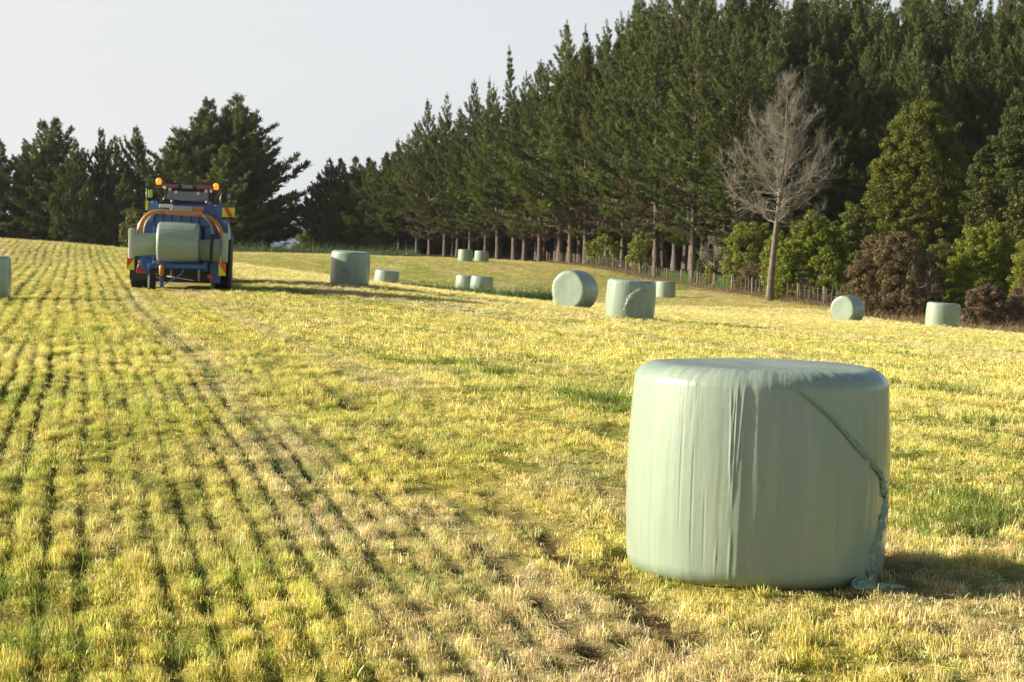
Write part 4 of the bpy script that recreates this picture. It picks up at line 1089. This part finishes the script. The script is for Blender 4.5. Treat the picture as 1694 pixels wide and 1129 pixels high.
# front trees of the shelter belt, one per visible spire
front = [(516, 325, 296), (531, 288, 292), (549, 262, 290), (568, 262, 288), (589, 258, 285), (612, 266, 282), (638, 252, 278), (660, 228, 275), (674, 226, 276),
         (690, 205, 272), (711, 165, 268), (736, 155, 265), (757, 188, 262), (778, 133, 259), (803, 128, 256), (824, 140, 252), (868, 118, 248), (893, 100, 244),
         (926, 36, 240), (944, 62, 236), (969, 44, 232), (1003, 62, 228), (1030, 22, 224), (1056, -18, 220), (1085, -34, 216), (1117, -22, 212), (1150, -45, 206), (1186, -30, 201), (1222, -48, 196)]
for i, (px, yt, d) in enumerate(front):
    x, H = ytop_to_H(px, yt, d)
    if px < 650:
        pr = belt[i % 3]; lb = "dark green pine low in the belt, branches to the ground, right of the gap"; g = "short pines at the far end of the wood"
    else:
        pr = forest[(i * 5) % 8]; lb = "tall dark green pine with bare lower trunk in the front row of the wood"; g = "front row pines of the wood"
    place_tree(pr, x, d, H, (1.0 if H > 17 else 1.15) * random.uniform(.82, 1.18), lb, "pine tree", g)
x, H = ytop_to_H(851, 78, 250)
place_tree(thin, x, 250, H, .9, "thin sparse pine spire poking above the wood with sky showing through", "pine tree", GW)
# rows behind and the mass to the right
random.seed(21)
back = []
for px in range(560, 1250, 19):
    d = np.interp(px, [520, 700, 850, 1000, 1240], [303, 279, 258, 236, 205]) + random.uniform(0, 4)
    yt = np.interp(px, [560, 640, 700, 780, 870, 930, 1000, 1060, 1240], [278, 262, 215, 165, 140, 85, 50, -5, -38]) + random.uniform(-6, 26)
    back.append((px + random.uniform(-6, 6), yt, d))
for px in range(860, 1260, 21):
    d = np.interp(px, [850, 1000, 1240], [266, 244, 214]) + random.uniform(0, 5)
    yt = np.interp(px, [860, 930, 1000, 1060, 1240], [150, 85, 45, -10, -38]) + random.uniform(-4, 26)
    back.append((px + random.uniform(-8, 8), yt, d))
for row, (d0, lo, hi) in enumerate([(186, 20, 120), (196, -30, 20), (206, -50, -5), (218, -55, -8), (232, -60, -10)]):
    for px in range(1240, 1830, 32):
        back.append((px + random.uniform(-9, 9) + row * 11, random.uniform(lo, hi) if px < 1700 else -30, d0 + random.uniform(-3, 3)))
for px in range(610, 1400, 24):
    back.append((px + random.uniform(-6, 6), random.uniform(290, 330) - (px - 600) * .05, np.interp(px, [600, 1000, 1420], [318, 284, 256]) + random.uniform(-3, 5)))
for px in range(600, 1420, 17):
    back.append((px + random.uniform(-6, 6), random.uniform(285, 330) - (px - 600) * .05, np.interp(px, [600, 1000, 1420], [306, 268, 240]) + random.uniform(-3, 9)))
for i, (px, yt, d) in enumerate(back):
    if abs(px - 1476) < 12: yt = max(yt, 16)
    if abs(px - 1640) < 10: yt = max(yt, 14)
    x, H = ytop_to_H(px, yt, d)
    lb = "dark pine deep in the wood behind the front row" if px < 1240 else "tall dark pine in the shaded wood behind the bushes at the right"
    place_tree(belt[i % 3] if (px < 650 or (yt > 220 and px < 1430)) else forest[(i * 3) % 8], x, d, H, random.uniform(.82, 1.2), lb, "pine tree", GW if px >= 1240 else "pines behind the front row of the wood")

# left hand trees
left = [(-25, 235, 290, 1, 1.2, "dark pine at the far left edge behind the field crest"),
        (8, 228, 292, 0, 1.15, "dark pine at the far left edge behind the field crest"),
        (40, 252, 296, 2, .8, "small slim pine top between the left edge pine and the broad pair"),
        (70, 198, 290, 1, 1.3, "left spire of the broad pair of pines at the left"),
        (97, 196, 293, 0, 1.35, "right spire of the broad pair of pines at the left"),
        (122, 235, 287, 2, 1.1, "dark pine filling the right shoulder of the broad pair at the left"),
        (168, 212, 295, 1, .85, "open pine with gappy branches between the broad pair and the tractor"),
        (185, 225, 298, 2, .8, "narrow pine just behind the gappy one left of the tractor"),
        (150, 290, 284, 0, 1.0, "shorter bushy pine below the gappy one left of the tractor"),
        (231, 210, 290, 2, .95, "pointed pine standing behind the left side of the tractor"),
        (205, 285, 284, 1, 1.0, "short pine with brownish base just left of the tractor"),
        (262, 262, 288, 0, .9, "pine between the pointed one and the big dome behind the tractor"),
        (300, 212, 286, 1, 1.5, "left shoulder tree of the big dome of pines behind the tractor"),
        (330, 180, 288, 0, 1.55, "upper left spire of the big dome of pines behind the tractor"),
        (350, 162, 290, 1, 1.45, "tallest left spire of the big dome of pines behind the tractor"),
        (382, 156, 291, 2, 1.5, "tallest spire at the centre of the big dome of pines behind the tractor"),
        (404, 172, 289, 2, 1.25, "upper right spire of the big dome of pines behind the tractor"),
        (426, 224, 286, 1, 1.1, "right shoulder tree of the big dome of pines beside the gap"),
        (365, 240, 281, 2, 1.3, "lower front tree of the big dome of pines behind the tractor")]
for i, (px, yt, d, k, w, lb) in enumerate(left):
    x, H = ytop_to_H(px, yt, d)
    g = "pines behind the crest on the left"
    place_tree(belt[k], x, d, H, w * 1.0, lb, "pine tree", g)

# ---- broadleaf bushes and trees
def bush_mesh(seed, W, D_, H, nclump, nleaf, leaf, shape='dome', clump=.5, elong=1.0):
    r = np.random.default_rng(seed); C = []
    while len(C) < nclump:
        a = r.uniform(0, 6.283); zf = r.uniform(0.02, 1)
        if shape == 'dome': rad = math.sqrt(max(0, 1 - zf ** 2.4))
        elif shape == 'cone': rad = min(1, ((1 - zf) / .80) ** .48) * (.88 + .12 * min(1, zf / .2)) * (.82 + .5 * min(zf / .25, .36))
        else: rad = math.sqrt(max(0, 1 - (2 * zf - 1) ** 2)) * .9 + .08
        lk = .3 if shape == 'cone' else 1; lob = 1 + lk * (.22 * math.sin(3 * a + seed) + .16 * math.sin(5 * a + 7 * zf + seed))
        s = r.uniform(.25, 1) ** .35 if shape != 'cone' else r.uniform(.3, 1) ** .22
        C.append((math.cos(a) * rad * s * lob * W / 2, math.sin(a) * rad * s * lob * D_ / 2, zf * H * (r.uniform(.94, 1.03) if shape == 'cone' else r.uniform(.86, 1.08))))
    C = np.array(C); cs = clump * r.uniform(.6, 1.35, nclump)
    c = np.repeat(C, nleaf, 0); d = r.normal(0, 1, (len(c), 3)); d /= np.linalg.norm(d, axis=1)[:, None]
    p = c + d * (np.repeat(cs, nleaf) * r.uniform(.3, 1, len(c)) ** .5)[:, None] * np.array([1, 1, .8])
    p[:, 2] = np.maximum(p[:, 2], .05)
    n1 = d + r.normal(0, .55, d.shape); n1 /= np.linalg.norm(n1, axis=1)[:, None]
    a = np.cross(n1, r.normal(0, 1, d.shape)); a /= np.linalg.norm(a, axis=1)[:, None]; b = np.cross(n1, a)
    L = leaf * r.uniform(.6, 1.3, len(p)) * elong; w = leaf * .55 * r.uniform(.7, 1.2, len(p)) / elong
    V = np.stack([p - a * L[:, None] / 2, p + b * w[:, None] / 2, p + a * L[:, None] / 2, p - b * w[:, None] / 2], 1).reshape(-1, 3)
    F = np.arange(len(p) * 4).reshape(-1, 4)
    v = np.repeat(np.clip(np.repeat(r.beta(2, 2, nclump), nleaf) * .6 + r.uniform(0, .4, len(p)), 0, 1), 4)
    stems = []
    for k in range(7):
        j = r.integers(nclump); e = C[j] * np.array([.6, .6, .55]); s0 = np.array([r.normal(0, .12 * W * .3), r.normal(0, .12 * W * .3), -.05])
        mid = (s0 + e) / 2 + r.normal(0, .12, 3) * np.array([1, 1, .3]); stems.append((np.array([s0, mid, e]), np.array([.07, .045, .015]) * max(.6, H / 5)))
    return V, F, v, tube_np(stems, 6)

def mk_leafmat(name, a, b, tr=.3, ov=.08): return leaf_mat(name, a, b, trans=tr, objvar=ov, gloss=.02)
M_lf_bright = mk_leafmat("bright_leaves", (.10, .155, .014), (.30, .35, .04), .35)
M_lf_yel = mk_leafmat("yellow_green_leaves", (.13, .175, .022), (.31, .34, .05), .32)
M_lf_dark = mk_leafmat("olive_leaves", (.035, .055, .012), (.135, .15, .028), .22)
M_lf_egg = mk_leafmat("olive_egg_leaves", (.032, .050, .008), (.25, .27, .032), .2)
M_lf_brown = mk_leafmat("brown_twiggy_leaves", (.095, .07, .036), (.225, .168, .082), .15)
M_lf_mid = mk_leafmat("mid_green_leaves", (.07, .105, .02), (.19, .20, .045), .25)
M_lf_dry = mk_leafmat("dry_scrub_twigs", (.13, .088, .055), (.27, .19, .12), .15)

def bush(px, ytop, d, wpx, mat, label, cat, seed, shape='dome', leaf=.16, nclump=None, nleaf=130, name="bush", clump=None, group=None, depth=None, elong=1.0, ybase=None, stem=M_bark):
    x, H = ytop_to_H(px, ytop, d); W = wpx / F_PX * d
    D_ = depth or W * .8
    if nclump is None: nclump = int(26 + W * H * 3.2)
    nclump = int(nclump * (1 if shape == 'cone' else 1.9)); nleaf = int(nleaf * (1 if shape == 'cone' else .62))
    V, F, v, (sv, sf) = bush_mesh(seed, W, D_, H, nclump, nleaf, leaf, shape, (clump or max(.35, min(W, H) * .13)) * (1 if shape == 'cone' else .74), elong)
    rt = empty(name, (x, d, tz(x, d) - .03)); tag(rt, label, cat, group)
    mesh_np("crown", V, F, mat, False, rt, attrs={'v': ('FLOAT', v)})
    mesh_np("trunk", sv, sf, stem, True, rt)
    return rt
bush(1526, 174, 160, 232, M_lf_egg, "large olive green conical evergreen with yellowish leaf tips behind the brown bush", "tree", 401, 'cone', .15, 900, 190, "evergreen_tree", .46)
bush(1482, 392, 121, 165, M_lf_brown, "large brown twiggy bush between the two right hand bales", "bush", 402, 'dome', .13, 240, 170, "brown_bush", .38, elong=1.5)
bush(1632, 372, 122, 150, M_lf_bright, "bright yellow green rounded bush at the right edge above the low brown shrub", "bush", 403, 'dome', .13, 260, 170, "green_bush", .38)
bush(1715, 395, 118, 110, M_lf_yel, "yellow green bush cut off by the right edge of the photo", "bush", 404, 'dome', .13, 160, 150, "green_bush", .38)
bush(1632, 474, 110, 84, M_lf_dry, "low dry brown shrub right of the far right bale", "shrub", 405, 'dome', .11, 110, 150, "dry_shrub", .28, elong=1.8)
bush(1700, 466, 111, 70, M_lf_dry, "low dry brown shrub at the right edge under the yellow green bush", "shrub", 406, 'dome', .11, 90, 140, "dry_shrub", .28, elong=1.8)
bush(1348, 362, 146, 128, M_lf_bright, "bright green leafy bush right of the bare grey tree", "bush", 407, 'dome', .17, 240, 150, "green_bush", .42)
bush(1410, 348, 150, 90, M_lf_mid, "mid green bush between the bright bush and the olive evergreen", "bush", 408, 'dome', .17, 150, 140, "green_bush", .45)
bush(1238, 372, 163, 88, M_lf_yel, "yellow green leafy sapling cluster left of the bare grey tree", "bush", 409, 'oval', .17, 150, 110, "green_bush", .42)
bush(1290, 385, 156, 70, M_lf_bright, "green bush directly behind the bare grey tree trunk", "bush", 410, 'dome', .17, 120, 130, "green_bush", .42)
bush(1062, 385, 205, 52, M_lf_yel, "pale green sapling between pine trunks near the middle of the fence", "sapling", 411, 'oval', .18, 60, 90, "sapling", .42)
bush(998, 392, 222, 58, M_lf_yel, "pale green sapling between pine trunks at the left end of the fence", "sapling", 412, 'oval', .18, 60, 90, "sapling", .42)
bush(1172, 415, 180, 36, M_lf_mid, "dull green undergrowth bush behind the fence left of the sapling cluster", "bush", 413, 'dome', .17, 50, 90, "green_bush", .4)
bush(1668, 232, 152, 130, M_lf_dark, "tall olive green tree top right of the conical evergreen", "tree", 414, 'oval', .16, 300, 230, "broadleaf_tree", .55)
bush(1640, 305, 140, 80, M_lf_dark, "mid green young tree between the conical evergreen and the right edge", "tree", 415, 'oval', .18, 160, 140, "broadleaf_tree", .45)
bush(1708, 285, 132, 90, M_lf_dark, "brownish green tree at the right edge above the bright bush", "tree", 416, 'oval', .18, 180, 140, "broadleaf_tree", .45)
bush(1702, 150, 168, 110, M_lf_dark, "tall shaded olive tree at the right edge below the pine tops", "tree", 417, 'oval', .2, 260, 170, "broadleaf_tree", .6)
bush(1245, 436, 158, 60, M_lf_dry, "dry brown scrub at the foot of the bare grey tree", "shrub", 418, 'dome', .11, 60, 110, "dry_shrub", .3, elong=2.2)
bush(1330, 462, 143, 40, M_lf_dry, "small dry scrub clump against the fence right of the bare grey tree", "shrub", 419, 'dome', .10, 30, 90, "dry_shrub", .22, elong=2.2)
bush(1560, 405, 146, 120, M_lf_mid, "shaded dull green scrub under the conical evergreen behind the brown bush", "bush", 423, 'dome', .16, 120, 120, "green_bush", .42)
bush(505, 385, 262, 40, M_lf_mid, "low green bush in the gap between the two groups of pines", "bush", 420, 'dome', .22, 40, 90, "green_bush", .5)
bush(228, 350, 262, 60, M_lf_mid, "olive bushy tree hidden behind the left side of the baler", "tree", 421, 'dome', .26, 80, 90, "broadleaf_tree", .6)
bush(1175, 440, 176, 26, M_lf_yel, "small yellow green shrub on the paddock grass behind the fence", "shrub", 422, 'dome', .14, 26, 80, "green_bush", .3)

# ---- bare trees
def bare_tree(seed, H, spread, trunk_h, r0, nprim, lean=0.0, twig=1.0, sub=9):
    r = np.random.default_rng(seed); trunk = []; limbs = []; twigs = []
    zz = np.linspace(0, H * .96, 16); cx = lean * zz / H * (1 + .3 * np.sin(zz / H * 3)) + np.cumsum(r.normal(0, .02, 16)) * .5; cy = np.cumsum(r.normal(0, .03, 16)) * .5
    rad = r0 * (1 - zz / H) ** .75 + .012; rad[0] *= 1.25
    trunk.append((np.c_[cx, cy, zz], rad))
    for i in range(nprim):
        t = (i + r.uniform()) / nprim; z = trunk_h + (H * .95 - trunk_h) * t; a = i * 2.399 + r.normal(0, .3)
        L = spread * (1 - t) ** 1.0 * (.55 + .45 * min(1, t / .12)) * r.choice([.5, .75, .9, 1.05, 1.22]) + .4
        e0 = r.uniform(.05, .35) + .35 * t; e1 = e0 + r.uniform(.6, 1.15)
        m = 9; s = np.linspace(0, 1, m); el = e0 + (e1 - e0) * s ** 1.6; st = L / (m - 1)
        aa = a + np.cumsum(r.normal(0, .07, m))
        p = np.c_[np.interp(z, zz, cx) + np.r_[0, np.cumsum(np.cos(el) * np.cos(aa) * st)[:-1]], np.interp(z, zz, cy) + np.r_[0, np.cumsum(np.cos(el) * np.sin(aa) * st)[:-1]], z + np.r_[0, np.cumsum(np.sin(el) * st)[:-1]]]
        b0 = .012 + .0085 * L
        limbs.append((p, b0 * (1 - s * .8)))
        for k in range(int(sub * L * .62) + 2):
            q_ = r.uniform(.12, 1); pp = np.array([np.interp(q_, s, p[:, j]) for j in range(3)])
            ia = min(m - 2, int(q_ * (m - 1))); d = p[ia + 1] - p[ia]; d /= np.linalg.norm(d)
            d = d + r.normal(0, .55, 3) + np.array([0, 0, .12]); d /= np.linalg.norm(d); l = (.45 + .35 * L * (1 - q_ * .6)) * r.uniform(.5, 1.1)
            e = [pp]
            for j in range(3): d = d + r.normal(0, .14, 3) + np.array([0, 0, .08]); d /= np.linalg.norm(d); e.append(e[-1] + d * l / 3)
            limbs.append((np.array(e), np.array([.012, .009, .007, .005]) * 1.1 * twig))
            for w in range(7):
                j = r.integers(0, 3); f = r.uniform(); s0 = e[j] * (1 - f) + e[j + 1] * f; dd = d + r.normal(0, .75, 3); dd /= np.linalg.norm(dd)
                l2 = r.uniform(.2, .55); twigs.append((np.array([s0, s0 + dd * l2 * .5, s0 + dd * l2 + np.array([0, 0, .06])]), np.array([.0055, .0045, .003]) * twig))
    return tube_np(trunk, 12), tube_np(limbs, 4), tube_np(twigs, 3)
def place_bare(seed, pxb, ytop, d, spread, trunk_h, r0, nprim, lean, label, twig=1., mat=None, name="bare_tree", mt=None, sub=9):
    x, H = ytop_to_H(pxb, ytop, d)
    (tv, tf), (lv, lf), (wv, wf) = bare_tree(seed, H, spread, trunk_h, r0, nprim, lean, twig, sub)
    rt = empty(name, (x, d, tz(x, d) - .05)); tag(rt, label, "tree")
    mesh_np("trunk", tv, tf, mat or M_bark_grey, True, rt); mesh_np("branches", lv, lf, mt or M_twig, True, rt); mesh_np("twigs", wv, wf, mt or M_twig, True, rt)
M_twig = simple_mat("bare_twigs", (.25, .228, .185), rough=.9, var=.25, scale=2)
place_bare(501, 1273, 112, 143, 5.3, 4.9, .225, 66, 1.1, "leafless grey tree with straight trunk and fan of fine twigs before the dark pines", 1.2, sub=9)
place_bare(502, 1186, 395, 178, 1.7, .8, .10, 20, -.2, "small pale leafless tree inside the wood left of the sapling cluster", 1.6, sub=6)
place_bare(503, 1545, 440, 119.5, 1.2, .3, .06, 9, -1.1, "dead pale branch sticking up from the front of the brown bush", 1.5, name="dead_branch", sub=4)

# standing pale trunks just behind the fence (mature pine trunks of the front row are trees of their own)
for (px, d, w, lb) in [(1146, 184, .58, "stout pine beside the green paddock, thickest bare trunk in the wood"), (1217, 172, .5, "pine trunk rising behind the yellow green saplings by the fence"),
                   (1085, 196, .36, "slim straight pine trunk left of the stout one beside the paddock")]:
    x, H = ytop_to_H(px, 20, d)
    place_tree(forest[1], x, d, H, 1.0, lb, "pine tree", "front row pines of the wood")

# ------------------------------------------------------------------ fence
def build_fence():
    M_post = bark_mat("fence_wood", (.15, .12, .08), (.32, .26, .18), 20)
    M_wire = simple_mat("fence_wire", (.22, .21, .19), rough=.5, metal=.5)
    rt = empty("fence", (FENCE[3][0], FENCE[3][1], tz(FENCE[3][0], FENCE[3][1])))
    tag(rt, "weathered post and batten wire fence along the wood edge behind the field", "fence")
    pts = []; L = 0
    segs = []
    for a, b in zip(FENCE[:-1], FENCE[1:]): segs.append((L, a, b)); L += math.hypot(b[0] - a[0], b[1] - a[1])
    def at(s):
        for (l0, a, b) in segs:
            l = math.hypot(b[0] - a[0], b[1] - a[1])
            if s <= l0 + l + 1e-6: t = (s - l0) / l; return a[0] + (b[0] - a[0]) * t, a[1] + (b[1] - a[1]) * t
        return segs[-1][2][0], segs[-1][2][1]
    ox, oy, oz = rt.location
    def rod(hh, w, h0, seed):
        bm_ = MB(); n = 6
        bm_.tube([(0, 0, h0), (random.uniform(-.02, .02), 0, (h0 + hh) / 2), (random.uniform(-.03, .03), random.uniform(-.03, .03), hh)], [w, w * .95, w * .85], n)
        o = bm_.build("tmp", M_post); me = o.data; bpy.data.objects.remove(o); return me
    random.seed(5)
    post_m = [rod(1.2, .075, -.1, i) for i in range(3)]; bat_m = [rod(1.12, .030, .06, i) for i in range(4)]
    npost = 19; nbat = 98
    for i in range(npost + 1):
        x, y = at(L * i / npost); o = bpy.data.objects.new("post", post_m[i % 3]); link(o, rt); o.location = (x - ox, y - oy, tz(x, y) - oz); o.rotation_euler = (random.uniform(-.03, .03), random.uniform(-.03, .03), random.uniform(0, 6))
    for i in range(nbat):
        t = (i + .5) / nbat; t = t ** .85
        x, y = at(L * t); o = bpy.data.objects.new("batten", bat_m[i % 4]); link(o, rt); o.location = (x - ox, y - oy, tz(x, y) - oz); o.rotation_euler = (random.uniform(-.05, .05), random.uniform(-.05, .05), random.uniform(0, 6))
    m = MB()
    for h in (.15, .3, .45, .62, .8, 1.0):
        m.tube([(at(L * k / 60)[0] - ox, at(L * k / 60)[1] - oy - .04, tz(*at(L * k / 60)) - oz + h) for k in range(61)], .006, 4)
    m.build("wires", M_wire, rt)
build_fence()
print("objects", len(bpy.data.objects))

# ------------------------------------------------------------------ thin summer haze over the field
def build_haze():
    m = MB(); m.box((-5, 180, 14), (420, 420, 72))
    mt, n, l, o = new_mat("haze")
    v = n.new("ShaderNodeVolumePrincipled"); v.inputs['Color'].default_value = (.88, .93, 1, 1); v.inputs['Density'].default_value = .00006; v.inputs['Anisotropy'].default_value = .2
    l.new(v.outputs[0], o.inputs['Volume'])
    ob = m.build("haze", mt); tag(ob, "faint pale haze over the field", kind="stuff")
build_haze()
